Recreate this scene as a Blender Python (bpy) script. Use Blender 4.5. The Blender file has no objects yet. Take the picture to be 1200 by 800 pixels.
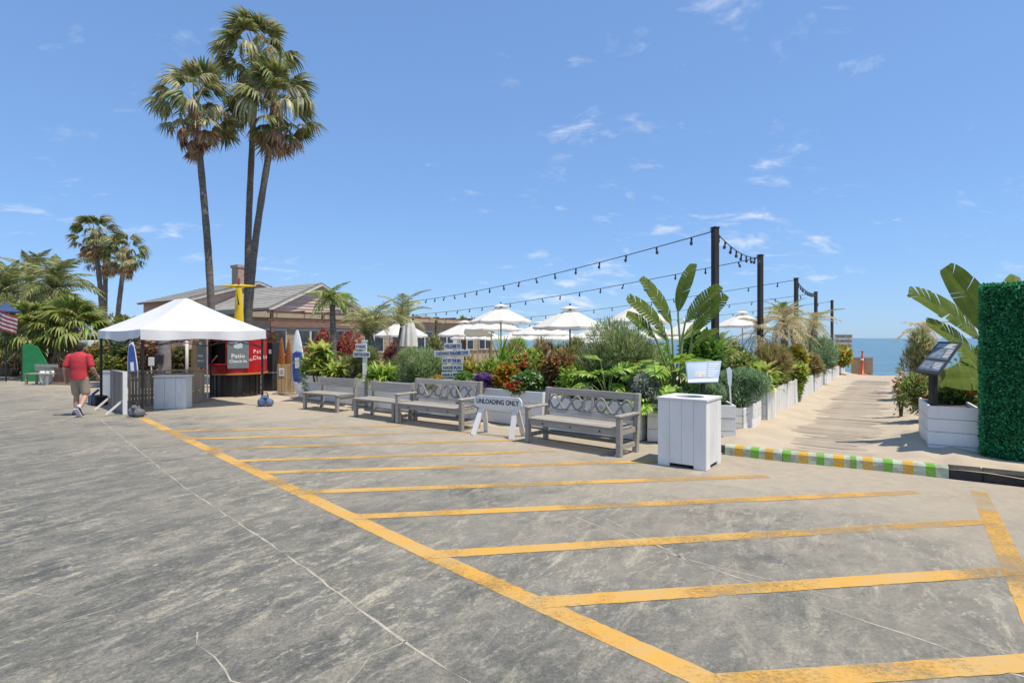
import bpy, math, random
import numpy as np
from mathutils import Vector, Matrix
R = math.radians
rng = np.random.default_rng(7)
random.seed(7)
scene = bpy.context.scene
col = scene.collection

# ------------------------------------------------------------------ camera, sky, sun, exposure
FPX, HY, CAMH = 650.0, 396.0, 1.85           # focal length in px of the 1200 px wide photograph, horizon row, eye height
cam = bpy.data.objects.new('camera', bpy.data.cameras.new('camera'))
col.objects.link(cam)
cam.location = (0, 0, CAMH)
cam.rotation_euler = (R(90), 0, 0)
cam.data.sensor_width = 36.0
cam.data.lens = FPX / 1200 * 36.0
cam.data.shift_y = -(400 - HY) / 1200
cam.data.clip_start = 0.05
cam.data.clip_end = 30000
scene.camera = cam

SUN_EL, SUN_AZ = R(68), math.atan2(0.88, -0.47)      # azimuth from +Y towards +X: the sun stands right and a little behind
world = bpy.data.worlds.new('World')
scene.world = world
world.use_nodes = True
wn, wl = world.node_tree.nodes, world.node_tree.links
wn.clear()
wout = wn.new('ShaderNodeOutputWorld'); bg = wn.new('ShaderNodeBackground')
sky = wn.new('ShaderNodeTexSky')
sky.sky_type = 'NISHITA'; sky.sun_disc = False
sky.sun_elevation = SUN_EL; sky.sun_rotation = SUN_AZ
sky.air_density = 1.0; sky.dust_density = 0.2; sky.ozone_density = 6.0; sky.altitude = 0
bg.inputs['Strength'].default_value = 0.15
# the photograph's pale, evenly hazy blue: soften the sky's range all round
k1 = wn.new('ShaderNodeVectorMath'); k1.operation = 'SCALE'; k1.inputs['Scale'].default_value = 0.15; wl.new(sky.outputs[0], k1.inputs[0])
gm = wn.new('ShaderNodeGamma'); gm.inputs['Gamma'].default_value = 0.50; wl.new(k1.outputs[0], gm.inputs['Color'])
k2 = wn.new('ShaderNodeVectorMath'); k2.operation = 'MULTIPLY'; k2.inputs[1].default_value = (0.490/0.15/1.49, 0.690/0.15/1.49, 0.985/0.15/1.49); wl.new(gm.outputs[0], k2.inputs[0])
# thin high clouds: direction projected on a flat cloud layer
tc = wn.new('ShaderNodeTexCoord'); sep = wn.new('ShaderNodeSeparateXYZ')
wl.new(tc.outputs['Generated'], sep.inputs[0])
zc = wn.new('ShaderNodeMath'); zc.operation = 'ADD'; zc.inputs[1].default_value = 0.30
wl.new(sep.outputs['Z'], zc.inputs[0])
dx = wn.new('ShaderNodeMath'); dx.operation = 'DIVIDE'; wl.new(sep.outputs['X'], dx.inputs[0]); wl.new(zc.outputs[0], dx.inputs[1])
dy = wn.new('ShaderNodeMath'); dy.operation = 'DIVIDE'; wl.new(sep.outputs['Y'], dy.inputs[0]); wl.new(zc.outputs[0], dy.inputs[1])
cmb = wn.new('ShaderNodeCombineXYZ'); wl.new(dx.outputs[0], cmb.inputs[0]); wl.new(dy.outputs[0], cmb.inputs[1])
mp = wn.new('ShaderNodeMapping'); mp.inputs['Scale'].default_value = (2.6, 3.6, 1); mp.inputs['Rotation'].default_value = (0, 0, R(-18)); mp.inputs['Location'].default_value = (3.4, 1.7, 0)
wl.new(cmb.outputs[0], mp.inputs[0])
nz = wn.new('ShaderNodeTexNoise'); nz.inputs['Scale'].default_value = 2.1; nz.inputs['Detail'].default_value = 7; nz.inputs['Roughness'].default_value = 0.62; nz.inputs['Distortion'].default_value = 0.35
wl.new(mp.outputs[0], nz.inputs['Vector'])
nb = wn.new('ShaderNodeTexNoise'); nb.inputs['Scale'].default_value = 0.55; nb.inputs['Detail'].default_value = 2
wl.new(cmb.outputs[0], nb.inputs['Vector'])
ml = wn.new('ShaderNodeMath'); ml.operation = 'MULTIPLY'; wl.new(nz.outputs['Fac'], ml.inputs[0]); wl.new(nb.outputs['Fac'], ml.inputs[1])
mr = wn.new('ShaderNodeMapRange'); mr.interpolation_type = 'SMOOTHSTEP'
mr.inputs['From Min'].default_value = 0.29; mr.inputs['From Max'].default_value = 0.45; mr.inputs['To Max'].default_value = 0.72
wl.new(ml.outputs[0], mr.inputs[0])
cm = wn.new('ShaderNodeMix'); cm.data_type = 'RGBA'
wl.new(mr.outputs[0], cm.inputs['Factor']); wl.new(k2.outputs[0], cm.inputs['A'])
cm.inputs['B'].default_value = (4.3, 4.5, 4.8, 1)
wl.new(cm.outputs['Result'], bg.inputs['Color'])
wl.new(bg.outputs[0], wout.inputs['Surface'])

sun = bpy.data.objects.new('sun', bpy.data.lights.new('sun', 'SUN'))
col.objects.link(sun)
sun.data.energy = 3.3; sun.data.angle = R(0.53); sun.data.color = (1.0, 0.91, 0.76)
SDIR = Vector((math.sin(SUN_AZ) * math.cos(SUN_EL), math.cos(SUN_AZ) * math.cos(SUN_EL), math.sin(SUN_EL)))
sun.rotation_euler = SDIR.to_track_quat('Z', 'Y').to_euler()
sun.location = SDIR * 60

vs = scene.view_settings
vs.view_transform = 'Standard'; vs.look = 'None'; vs.exposure = 0.58; vs.gamma = 1.0; vs.use_curve_mapping = False
scene.cycles.use_denoising = True
scene.cycles.max_bounces = 6; scene.cycles.diffuse_bounces = 3; scene.cycles.glossy_bounces = 2
scene.cycles.transmission_bounces = 4; scene.cycles.transparent_max_bounces = 6
scene.cycles.caustics_reflective = False; scene.cycles.caustics_refractive = False

# ------------------------------------------------------------------ helpers
def G(px, py, z=0.0):
    """pixel of the photograph -> point on the level plane z"""
    Z = FPX * (CAMH - z) / (py - HY)
    return Vector(((px - 600) / FPX * Z, Z, z))
def PZ(px, py, Z):
    """pixel of the photograph -> point at depth Z"""
    return Vector(((px - 600) / FPX * Z, Z, CAMH - (py - HY) / FPX * Z))
def XZ(px, Z): return (px - 600) / FPX * Z
def V2(p): return Vector((p[0], p[1], 0))

MATS = {}
def nodes_of(name):
    m = bpy.data.materials.new(name); m.use_nodes = True
    return m, m.node_tree.nodes, m.node_tree.links, m.node_tree.nodes['Principled BSDF']
def pmat(name, c1, c2=None, rough=0.6, scale=(8, 8, 8), detail=5, lo=0.35, hi=0.65, rand=0.0, bump=0.0, bscale=30, metal=0.0, spec=0.4, dist=0.0, transl=0.0):
    if name in MATS: return MATS[name]
    m, n, l, b = nodes_of(name)
    b.inputs['Roughness'].default_value = rough; b.inputs['Metallic'].default_value = metal
    b.inputs['Specular IOR Level'].default_value = spec
    c1 = (*c1, 1); c2 = (*c2, 1) if c2 else c1
    t = n.new('ShaderNodeTexCoord'); mpn = n.new('ShaderNodeMapping'); mpn.inputs['Scale'].default_value = scale
    l.new(t.outputs['Object'], mpn.inputs[0])
    no = n.new('ShaderNodeTexNoise'); no.inputs['Scale'].default_value = 1; no.inputs['Detail'].default_value = detail; no.inputs['Roughness'].default_value = 0.6; no.inputs['Distortion'].default_value = dist
    l.new(mpn.outputs[0], no.inputs['Vector'])
    mrn = n.new('ShaderNodeMapRange'); mrn.inputs['From Min'].default_value = lo; mrn.inputs['From Max'].default_value = hi
    l.new(no.outputs['Fac'], mrn.inputs[0])
    mx = n.new('ShaderNodeMix'); mx.data_type = 'RGBA'; mx.inputs['A'].default_value = c1; mx.inputs['B'].default_value = c2
    l.new(mrn.outputs[0], mx.inputs['Factor'])
    out = mx.outputs['Result']
    if rand:
        oi = n.new('ShaderNodeObjectInfo'); r2 = n.new('ShaderNodeMapRange'); r2.inputs['To Min'].default_value = 1 - rand; r2.inputs['To Max'].default_value = 1 + rand * .6
        l.new(oi.outputs['Random'], r2.inputs[0])
        hs = n.new('ShaderNodeHueSaturation'); l.new(out, hs.inputs['Color']); l.new(r2.outputs[0], hs.inputs['Value'])
        out = hs.outputs['Color']
    l.new(out, b.inputs['Base Color'])
    if bump:
        bn = n.new('ShaderNodeTexNoise'); bn.inputs['Scale'].default_value = bscale; bn.inputs['Detail'].default_value = 4
        l.new(t.outputs['Object'], bn.inputs['Vector'])
        ad = n.new('ShaderNodeMath'); ad.operation = 'ADD'; l.new(bn.outputs['Fac'], ad.inputs[0]); l.new(no.outputs['Fac'], ad.inputs[1])
        bp = n.new('ShaderNodeBump'); bp.inputs['Strength'].default_value = bump; bp.inputs['Distance'].default_value = 0.02
        l.new(ad.outputs[0], bp.inputs['Height']); l.new(bp.outputs[0], b.inputs['Normal'])
    if transl:
        tr = n.new('ShaderNodeBsdfTranslucent'); l.new(out, tr.inputs['Color'])
        ms = n.new('ShaderNodeMixShader'); ms.inputs[0].default_value = transl
        l.new(b.outputs[0], ms.inputs[1]); l.new(tr.outputs[0], ms.inputs[2])
        l.new(ms.outputs[0], n['Material Output'].inputs['Surface'])
    MATS[name] = m
    return m
def foliage_mat():
    m, n, l, b = nodes_of('foliage')
    a = n.new('ShaderNodeAttribute'); a.attribute_name = 'Col'
    t = n.new('ShaderNodeTexCoord'); no = n.new('ShaderNodeTexNoise'); no.inputs['Scale'].default_value = 9; no.inputs['Detail'].default_value = 3
    l.new(t.outputs['Object'], no.inputs['Vector'])
    mrn = n.new('ShaderNodeMapRange'); mrn.inputs['From Min'].default_value = .3; mrn.inputs['From Max'].default_value = .7; mrn.inputs['To Min'].default_value = .82; mrn.inputs['To Max'].default_value = 1.42
    l.new(no.outputs['Fac'], mrn.inputs[0])
    hs = n.new('ShaderNodeHueSaturation'); l.new(a.outputs['Color'], hs.inputs['Color']); l.new(mrn.outputs[0], hs.inputs['Value'])
    l.new(hs.outputs[0], b.inputs['Base Color']); b.inputs['Roughness'].default_value = .48; b.inputs['Specular IOR Level'].default_value = .45
    tr = n.new('ShaderNodeBsdfTranslucent'); l.new(hs.outputs[0], tr.inputs['Color'])
    ms = n.new('ShaderNodeMixShader'); ms.inputs[0].default_value = .40
    l.new(b.outputs[0], ms.inputs[1]); l.new(tr.outputs[0], ms.inputs[2]); l.new(ms.outputs[0], n['Material Output'].inputs['Surface'])
    return m
FOL = foliage_mat()

def link(name, me, parent=None, mat=None, smooth=False):
    o = bpy.data.objects.new(name, me); col.objects.link(o)
    if mat is not None and not me.materials: me.materials.append(mat)
    if parent is not None: o.parent = parent
    if smooth and len(me.polygons): me.polygons.foreach_set('use_smooth', [True] * len(me.polygons))
    return o
def tag(o, label, cat, group=None):
    o['label'] = label; o['category'] = cat
    if group: o['group'] = group
    return o
def thing(name, label, cat, loc=(0, 0, 0), rz=0.0, group=None):
    o = bpy.data.objects.new(name, None); col.objects.link(o)
    o.location = loc; o.rotation_euler = (0, 0, rz); o.empty_display_size = .2
    return tag(o, label, cat, group)
def struct(o): o['kind'] = 'structure'; return o
def stuff(o): o['kind'] = 'stuff'; return o

class MB:
    def __init__(s): s.v = []; s.f = []
    def add(s, vs, fs):
        k = len(s.v); s.v += [tuple(p) for p in vs]; s.f += [tuple(i + k for i in f) for f in fs]; return s
    def box(s, a, b, bev=0.0):
        x0, y0, z0 = a; x1, y1, z1 = b
        if not bev:
            return s.add([(x0,y0,z0),(x1,y0,z0),(x1,y1,z0),(x0,y1,z0),(x0,y0,z1),(x1,y0,z1),(x1,y1,z1),(x0,y1,z1)],
                         [(3,2,1,0),(4,5,6,7),(0,1,5,4),(1,2,6,5),(2,3,7,6),(3,0,4,7)])
        e = bev                                              # bevelled box: 24 vertices
        vs = []; X = (x0, x1); Y = (y0, y1); Z = (z0, z1); sg = (1, -1)
        idx = {}
        for i in (0, 1):
            for j in (0, 1):
                for k in (0, 1):
                    for ax in range(3):
                        p = [X[i], Y[j], Z[k]]
                        for q, w in ((0, i), (1, j), (2, k)):
                            if q != ax: p[q] += e * sg[w]
                        idx[(i, j, k, ax)] = len(vs); vs.append(p)
        fs = []
        for ax in range(3):
            o1, o2 = [q for q in range(3) if q != ax]
            for sd in (0, 1):
                ring = []
                for a1, a2 in ((0, 0), (1, 0), (1, 1), (0, 1)):
                    key = [0, 0, 0]; key[ax] = sd; key[o1] = a1; key[o2] = a2
                    ring.append(idx[(*key, ax)])
                fs.append(ring)
        for ax in range(3):                                  # edges along ax
            o1, o2 = [q for q in range(3) if q != ax]
            for a1 in (0, 1):
                for a2 in (0, 1):
                    k0 = [0, 0, 0]; k1 = [0, 0, 0]; k1[ax] = 1
                    for k in (k0, k1): k[o1] = a1; k[o2] = a2
                    fs.append([idx[(*k0, o1)], idx[(*k1, o1)], idx[(*k1, o2)], idx[(*k0, o2)]])
        for i in (0, 1):
            for j in (0, 1):
                for k in (0, 1): fs.append([idx[(i, j, k, 0)], idx[(i, j, k, 1)], idx[(i, j, k, 2)]])
        return s.add(vs, fs)
    def bar(s, p, q, w, h=None, up=(0, 0, 1)):
        p, q = Vector(p), Vector(q); h = h or w
        d = (q - p).normalized(); up = Vector(up)
        if abs(d.dot(up)) > .98: up = Vector((0, 1, 0))
        a = d.cross(up).normalized() * (w / 2); b = a.cross(d).normalized() * (h / 2)
        return s.add([p-a-b, p+a-b, p+a+b, p-a+b, q-a-b, q+a-b, q+a+b, q-a+b],
                     [(0,1,2,3),(7,6,5,4),(0,4,5,1),(1,5,6,2),(2,6,7,3),(3,7,4,0)])
    def tube(s, pts, rad, n=8, cap=True):
        pts = [Vector(p) for p in pts]; m = len(pts)
        rad = rad if hasattr(rad, '__len__') else [rad] * m
        prev = None; rings = []
        for i, p in enumerate(pts):
            d = (pts[min(i+1, m-1)] - pts[max(i-1, 0)]).normalized()
            if prev is None: prev = Vector((1, 0, 0)) if abs(d.x) < .8 else Vector((0, 1, 0))
            a = (prev - d * prev.dot(d)).normalized(); b = d.cross(a); prev = a
            rings.append([p + a * (rad[i] * math.cos(t)) + b * (rad[i] * math.sin(t)) for t in [2*math.pi*k/n for k in range(n)]])
        vs = [v for r in rings for v in r]
        fs = [(i*n+k, i*n+(k+1) % n, (i+1)*n+(k+1) % n, (i+1)*n+k) for i in range(m-1) for k in range(n)]
        if cap: fs += [tuple(range(n-1, -1, -1)), tuple((m-1)*n+k for k in range(n))]
        return s.add(vs, fs)
    def lathe(s, prof, n=16, c=(0, 0, 0), a0=0, a1=2*math.pi):
        full = abs(a1 - a0 - 2*math.pi) < 1e-6; m = n if full else n + 1
        vs = [(c[0]+r*math.cos(a0+(a1-a0)*k/n), c[1]+r*math.sin(a0+(a1-a0)*k/n), c[2]+z) for r, z in prof for k in range(m)]
        fs = [(i*m+k, i*m+(k+1) % m, (i+1)*m+(k+1) % m, (i+1)*m+k) for i in range(len(prof)-1) for k in range(n)]
        return s.add(vs, fs)
    def ell(s, c, r, n=12, m=8, M=None):
        vs = []
        for i in range(m+1):
            th = math.pi*i/m
            for k in range(n):
                ph = 2*math.pi*k/n
                p = Vector((r[0]*math.sin(th)*math.cos(ph), r[1]*math.sin(th)*math.sin(ph), r[2]*math.cos(th)))
                vs.append((M @ p if M else p) + Vector(c))
        return s.add(vs, [(i*n+k, i*n+(k+1) % n, (i+1)*n+(k+1) % n, (i+1)*n+k) for i in range(m) for k in range(n)])
    def loft(s, secs, n=20):                            # closed loft of elliptical rings (z, rx, ry, yoff)
        vs = [(rx*math.cos(2*math.pi*k/n), y0+ry*math.sin(2*math.pi*k/n), z) for z, rx, ry, y0 in secs for k in range(n)]; m = len(secs)
        return s.add(vs, [(i*n+k, i*n+(k+1) % n, (i+1)*n+(k+1) % n, (i+1)*n+k) for i in range(m-1) for k in range(n)] + [tuple(range(n-1, -1, -1)), tuple((m-1)*n+k for k in range(n))])
    def cap(s, p, q, r0, r1, n=12):                     # tapered capsule
        p, q = Vector(p), Vector(q); d = (q-p).normalized()
        pts = []; rs = []
        for t in (-.98, -.8, -.45): pts.append(p + d*r0*t); rs.append(r0*math.sqrt(1-t*t))
        pts.append(p); rs.append(r0); pts.append(q); rs.append(r1)
        for t in (.45, .8, .98): pts.append(q + d*r1*t); rs.append(r1*math.sqrt(1-t*t))
        return s.tube(pts, rs, n)
    def mesh(s, name):
        me = bpy.data.meshes.new(name); me.from_pydata(s.v, [], s.f); me.update(); return me
    def build(s, name, mat, parent=None, smooth=False):
        me = s.mesh(name)
        o = link(name, me, parent, mat, smooth)
        if smooth == 'auto':
            pass
        return o
def bx(name, a, b, mat, parent, bev=0.0): return MB().box(a, b, bev).build(name, mat, parent)

def fused(name, mb, mat, parent, vox=.012, smooth=6):
    o = mb.build(name, mat, parent)
    m = o.modifiers.new('r', 'REMESH'); m.mode = 'VOXEL'; m.voxel_size = vox; m.use_smooth_shade = True
    m = o.modifiers.new('s', 'SMOOTH'); m.factor = .5; m.iterations = smooth
    dg = bpy.context.evaluated_depsgraph_get(); me = bpy.data.meshes.new_from_object(o.evaluated_get(dg))
    o.modifiers.clear(); o.data = me; me.materials.clear(); me.materials.append(mat)
    me.polygons.foreach_set('use_smooth', [True]*len(me.polygons))
    return o
def text_mesh(name, s, size, mat, parent, loc, rot, align='CENTER', sx=1.0, ext=0.002, bold=0.0):
    cu = bpy.data.curves.new(name, 'FONT'); cu.body = s; cu.size = size; cu.align_x = align; cu.align_y = 'CENTER'; cu.extrude = ext; cu.offset = bold; cu.resolution_u = 3
    o = bpy.data.objects.new(name, cu); col.objects.link(o)
    dg = bpy.context.evaluated_depsgraph_get(); dg.update()
    me = bpy.data.meshes.new_from_object(o.evaluated_get(dg))
    bpy.data.objects.remove(o)
    t = link(name, me, parent, None); me.materials.clear(); me.materials.append(mat)
    t.location = loc; t.rotation_euler = rot; t.scale = (sx, 1, 1)
    return t

# ---- foliage
TRI = (np.array([[0,0,0],[.45,.5,.10],[1,0,-.06],[.45,-.5,.10]], float), np.array([[0,2,1],[0,3,2]]))
def blade_t(droop=.35, seg=4, fold=.12, wprof=(.55, 1, .8, .45)):
    v = []; f = []
    for i in range(seg):
        t = i / seg; w = .5 * wprof[min(i, len(wprof)-1)]
        v += [[t, w, fold*w - droop*t*t], [t, -w, fold*w - droop*t*t]]
    v.append([1 - droop*.25, 0, -droop])
    for i in range(seg-1):
        a = 2*i; f += [[a, a+1, a+3], [a, a+3, a+2]]
    f.append([2*(seg-1), 2*(seg-1)+1, 2*seg])
    return np.array(v, float), np.array(f)
BLADE, STIFF = blade_t(.35), blade_t(.08)
def norm(a): return a / np.maximum(np.linalg.norm(a, axis=1, keepdims=True), 1e-9)
def leaf_arrays(T, P, D, S, W, C, U=None):
    tv, tf = T; N = len(P); k = len(tv)
    D = norm(D)
    U = np.tile([0, 0, 1.0], (N, 1)) + rng.normal(0, .35, (N, 3)) if U is None else U
    B = norm(np.cross(U, D)); Nn = np.cross(D, B)
    S = np.broadcast_to(np.asarray(S, float), (N,)); W = np.broadcast_to(np.asarray(W, float), (N,))
    V = P[:, None, :] + S[:, None, None]*tv[None, :, 0:1]*D[:, None, :] + W[:, None, None]*tv[None, :, 1:2]*B[:, None, :] + S[:, None, None]*tv[None, :, 2:3]*Nn[:, None, :]
    F = tf[None] + (np.arange(N)*k)[:, None, None]
    return V.reshape(-1, 3), F.reshape(-1, 3), np.repeat(C, k, axis=0)
def np_mesh(name, parts):
    V = np.concatenate([p[0] for p in parts]); C = np.concatenate([p[2] for p in parts])
    off = 0; Fs = []
    for p in parts: Fs.append(p[1] + off); off += len(p[0])
    F = np.concatenate(Fs)
    me = bpy.data.meshes.new(name)
    me.vertices.add(len(V)); me.vertices.foreach_set('co', V.ravel().astype(np.float32))
    me.loops.add(F.size); me.loops.foreach_set('vertex_index', F.ravel().astype(np.int32))
    me.polygons.add(len(F)); me.polygons.foreach_set('loop_start', (np.arange(len(F))*3).astype(np.int32))
    me.update(calc_edges=True)
    ca = me.color_attributes.new('Col', 'FLOAT_COLOR', 'POINT')
    ca.data.foreach_set('color', np.concatenate([C, np.ones((len(C), 1))], 1).ravel().astype(np.float32))
    me.materials.append(FOL)
    return me
def pick(pal, n, jit=.22):
    pal = np.array([p[:3] for p in pal], float); 
    c = pal[rng.integers(0, len(pal), n)]
    return np.clip(c * (1 + rng.normal(0, jit, (n, 1))) * (1 + rng.normal(0, .07, (n, 3))), .004, .95)
BARK = pmat('bark', (.11, .085, .06), (.19, .16, .12), .9, (6, 6, 14), bump=.5)
TWIG = pmat('twig', (.08, .07, .04), (.12, .10, .05), .9, (12, 12, 12))

def bush(name, label, cat, loc, rx, h, pal, n=1500, leaf=.1, wid=.04, T=TRI, lobes=11, up=.35, flowers=None, group=None, ry=None, stemn=6, fill=.62, jit=.22):
    """bushy plant: leaves on the shells of several lobes, a few stems; flowers = (palette, n, size, low..high share of height)"""
    t = thing(name, label, cat, loc, 0, group)
    ry = ry or rx
    n = int(n*1.55); leaf *= 1.12; wid *= 1.25 if T is TRI else 1.1
    c = []
    while len(c) < lobes:
        p = rng.uniform(-1, 1, 3)
        if np.linalg.norm(p) < 1: c.append(p)
    c = np.array(c)
    r = rng.uniform(.36, .58, lobes)
    cen = np.stack([c[:, 0]*rx*.66, c[:, 1]*ry*.66, h*(.50 + .33*c[:, 2])], 1)
    li = rng.integers(0, lobes, n)
    d = norm(rng.normal(0, 1, (n, 3))); d[:, 2] = d[:, 2]*.9 + .15; d = norm(d)
    shell = rng.uniform(fill, 1, (n, 1))**.8
    P = cen[li] + d*shell*(r[li][:, None])*np.array([rx, ry, h*.5])*(1 + rng.normal(0, .09, (n, 1)))
    P[:, 2] = np.maximum(P[:, 2], rng.uniform(.0, .08, n))
    D = d + rng.normal(0, .45, (n, 3)) + np.array([0, 0, up])
    parts = [leaf_arrays(T, P, D, leaf*rng.uniform(.65, 1.25, n), wid*rng.uniform(.7, 1.2, n), pick(pal, n, jit))]
    stuff(link('foliage', np_mesh('foliage', parts), t))
    for i in range(min(stemn, lobes)):
        e = cen[i]; MB().tube([(e[0]*.12, e[1]*.12, 0), (e[0]*.5, e[1]*.5, e[2]*.5), e], [.02, .014, .006], 5).build('stem', TWIG, t)
    if flowers:
        fp, fn, fs, zl = flowers; fn = int(fn*1.6); fs *= 1.35
        li = rng.integers(0, lobes, fn); d = norm(rng.normal(0, 1, (fn, 3))); d[:, 2] = abs(d[:, 2]); d[:, 1] -= .7
        P = cen[li] + norm(d)*(r[li][:, None])*np.array([rx, ry, h*.5])*1.13
        ok = P[:, 2] > zl*h; P = P[ok]
        if len(P):
            m = len(P); fc = pick(fp, m, .12)
            parts = []
            for k in range(5):                        # five petals round each flower's centre
                a = k*2*math.pi/5 + rng.uniform(0, 1, m)
                D = np.stack([np.cos(a), np.sin(a), np.full(m, .35)], 1) + rng.normal(0, .25, (m, 3))
                parts.append(leaf_arrays(TRI, P, D, fs, fs*.8, fc))
            stuff(link('flowers', np_mesh('flowers', parts), t))
    return t
def rosettes(name, label, cat, loc, rx, h, pal, heads=5, per=22, leaf=.5, wid=.05, T=BLADE, group=None, spread=.9, base=.15, ry=None, sep_leaves=False):
    """clump of strap leaves arching out from several crowns"""
    t = thing(name, label, cat, loc, 0, group); parts = []
    for hd in range(heads):
        a = rng.uniform(0, 2*math.pi); q = math.sqrt(rng.uniform(0, 1))*.6
        z = h*base*rng.uniform(.4, 1.6) if heads > 1 else h*base
        c0 = np.array([rx*q*math.cos(a), (ry or rx)*q*math.sin(a), max(0, z)])
        th = rng.uniform(0, 2*math.pi, per); el = rng.uniform(.15, 1.35, per) if spread else rng.uniform(1.1, 1.5, per)
        D = np.stack([np.cos(th)*np.cos(el)*spread, np.sin(th)*np.cos(el)*spread, np.sin(el)], 1)
        L = np.minimum(leaf, h) * rng.uniform(.7, 1.15, per)
        parts.append(leaf_arrays(T, np.tile(c0, (per, 1)) + rng.normal(0, .012, (per, 3))*[1, 1, 0], D, L, wid*rng.uniform(.75, 1.2, per), pick(pal, per, .18), U=np.tile([0, 0, 1.0], (per, 1)) + rng.normal(0, .1, (per, 3))))
        if c0[2] > .05: MB().tube([(c0[0]*.6, c0[1]*.6, 0), c0], [.022, .016], 6).build('stem', TWIG, t)
    stuff(link('foliage', np_mesh('foliage', parts), t))
    return t
def pxbox(x0, x1, ytop, Z, z0):
    """pixel extent at depth Z -> base point, half width, height"""
    return Vector((XZ((x0+x1)/2, Z), Z, z0)), (x1-x0)/2/FPX*Z, CAMH + (HY-ytop)/FPX*Z - z0

# ---- palms
def fan_frond_mesh(name, pal, rad=.85, pet=.75, spread=105, nseg=22, droop=.5, fold=.0):
    pts = []; parts = []
    a = np.radians(np.linspace(-spread, spread, nseg)) + rng.normal(0, .03, nseg)
    hub = np.array([pet, 0, -.06*pet])
    D = np.stack([np.cos(a), np.sin(a), -fold*np.abs(np.sin(a)) + rng.normal(0, .06, nseg)], 1)
    L = rad*(.72 + .28*np.cos(a*.8))*rng.uniform(.85, 1.08, nseg)
    T = blade_t(droop, 4, .5, (.35, .9, 1, .5))
    parts.append(leaf_arrays(T, np.tile(hub, (nseg, 1)), D, L, rad*.115, pick(pal, nseg, .2), U=np.tile([0, 0, 1.0], (nseg, 1))))
    pd = blade_t(.08, 4, .2, (1, .9, .8, .8))
    parts.append(leaf_arrays(pd, np.zeros((1, 3)), np.array([[1, 0, 0.0]]), pet*1.02, .05, np.array([pal[-1]]), U=np.array([[0, 0, 1.0]])))
    return np_mesh(name, parts)
GREEN_FAN = [(.15, .19, .05), (.10, .14, .04), (.20, .22, .07), (.28, .27, .12)]
PALE_FAN = [(.33, .32, .16), (.24, .25, .11), (.42, .38, .22)]
DEAD_FAN = [(.30, .20, .10), (.40, .28, .16), (.24, .15, .08), (.46, .35, .22)]
FANS = [fan_frond_mesh('fan_frond', GREEN_FAN, .82, .98, s, 22, dr, fo) for s, dr, fo in ((110, .35, .1), (95, .55, .35), (80, .75, .6), (105, .45, .2))]
HFANS = [fan_frond_mesh('fan_frond', p_, .82, .95, s, 18, dr, fo) for p_, s, dr, fo in ((GREEN_FAN, 70, -.15, .5), (PALE_FAN, 60, -.25, .5), (GREEN_FAN, 85, -.05, .4), (GREEN_FAN + DEAD_FAN[:1], 55, -.1, .7))]
PFANS = [fan_frond_mesh('fan_frond', PALE_FAN, .8, .95, s, 20, dr, fo) for s, dr, fo in ((80, .6, .5), (65, .8, .8))]
DFANS = [fan_frond_mesh('dead_frond', DEAD_FAN, .8, .75, s, 14, dr, fo) for s, dr, fo in ((40, -.10, .5), (55, -.22, .4), (30, .05, .7), (48, -.35, .3))]
TRUNK = pmat('palm_trunk', (.10, .085, .07), (.20, .175, .15), .92, (5, 5, 22), bump=.6, bscale=14)
def put(me, name, parent, loc, th, el, roll=0, sc=1.0):
    o = bpy.data.objects.new(name, me); col.objects.link(o); o.parent = parent
    o.location = loc; o.rotation_euler = (roll, -el, th); o.scale = (sc, sc, sc); return o
def trunk_mesh(pts, r0, r1, n=10, rings=26, rough=.05, flare=.35):
    pts = [Vector(p) for p in pts]
    P = []; rr = []
    for i in range(rings+1):
        t = i/rings; k = t*(len(pts)-1); j = min(int(k), len(pts)-2); w = k-j
        p0 = pts[max(j-1, 0)]; p1 = pts[j]; p2 = pts[j+1]; p3 = pts[min(j+2, len(pts)-1)]
        q = .5*((2*p1) + (p2-p0)*w + (2*p0-5*p1+4*p2-p3)*w*w + (3*p1-p0-3*p2+p3)*w**3)
        P.append(q); rr.append((r0+(r1-r0)*t)*(1+flare*math.exp(-t*14))*(1+rough*(1 if i % 2 else -1)*random.uniform(.3, 1)))
    return MB().tube(P, rr, n)
def fan_palm(label, base, top, r0, r1, nlive, ndead, sc, bend=(0, 0), group=None, seedphase=0.0, wind=(.0, .0)):
    base, top = Vector(base), Vector(top)
    t = thing('fan_palm', label, 'palm tree', base, 0, group)
    L = top - base; mid = L*.5 + Vector((bend[0], bend[1], 0))
    trunk_mesh([(0, 0, 0), mid, L], r0, r1).build('trunk', TRUNK, t, True)
    heart = MB().ell(L + Vector((0, 0, -.25*sc)), (.24*sc, .24*sc, .6*sc), 10, 8).build('crown_shaft', pmat('palm_boots', (.16, .10, .05), (.28, .19, .10), .95, (14, 14, 8), bump=.7), t, True)
    for i in range(nlive):
        u = (i+.5)/nlive
        el = R(84) - R(134)*u**.9 + random.gauss(0, .14); th = i*2.39996 + seedphase + random.gauss(0, .15)
        o = L + Vector((math.cos(th)*.12*sc, math.sin(th)*.12*sc, .15*sc*(1-u) - .1*sc*u))
        me = random.choice(FANS) if random.random() > .3 else random.choice(PFANS)
        if el < R(-8): me = random.choice(HFANS)
        put(me, 'frond', t, o, th + wind[0]*math.sin(th), el, random.gauss(0, .35), sc*random.uniform(.85, 1.12))
    for i in range(ndead):
        th = i*2.39996 + .7 + seedphase; u = i/max(ndead, 1)
        o = L + Vector((math.cos(th)*.14*sc, math.sin(th)*.14*sc, -.2*sc - .45*sc*u))
        put(random.choice(DFANS), 'dead_frond', t, o, th, R(-52) - R(30)*u + random.gauss(0, .12), random.gauss(0, .3), sc*random.uniform(.7, 1.0))
    return t
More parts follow.
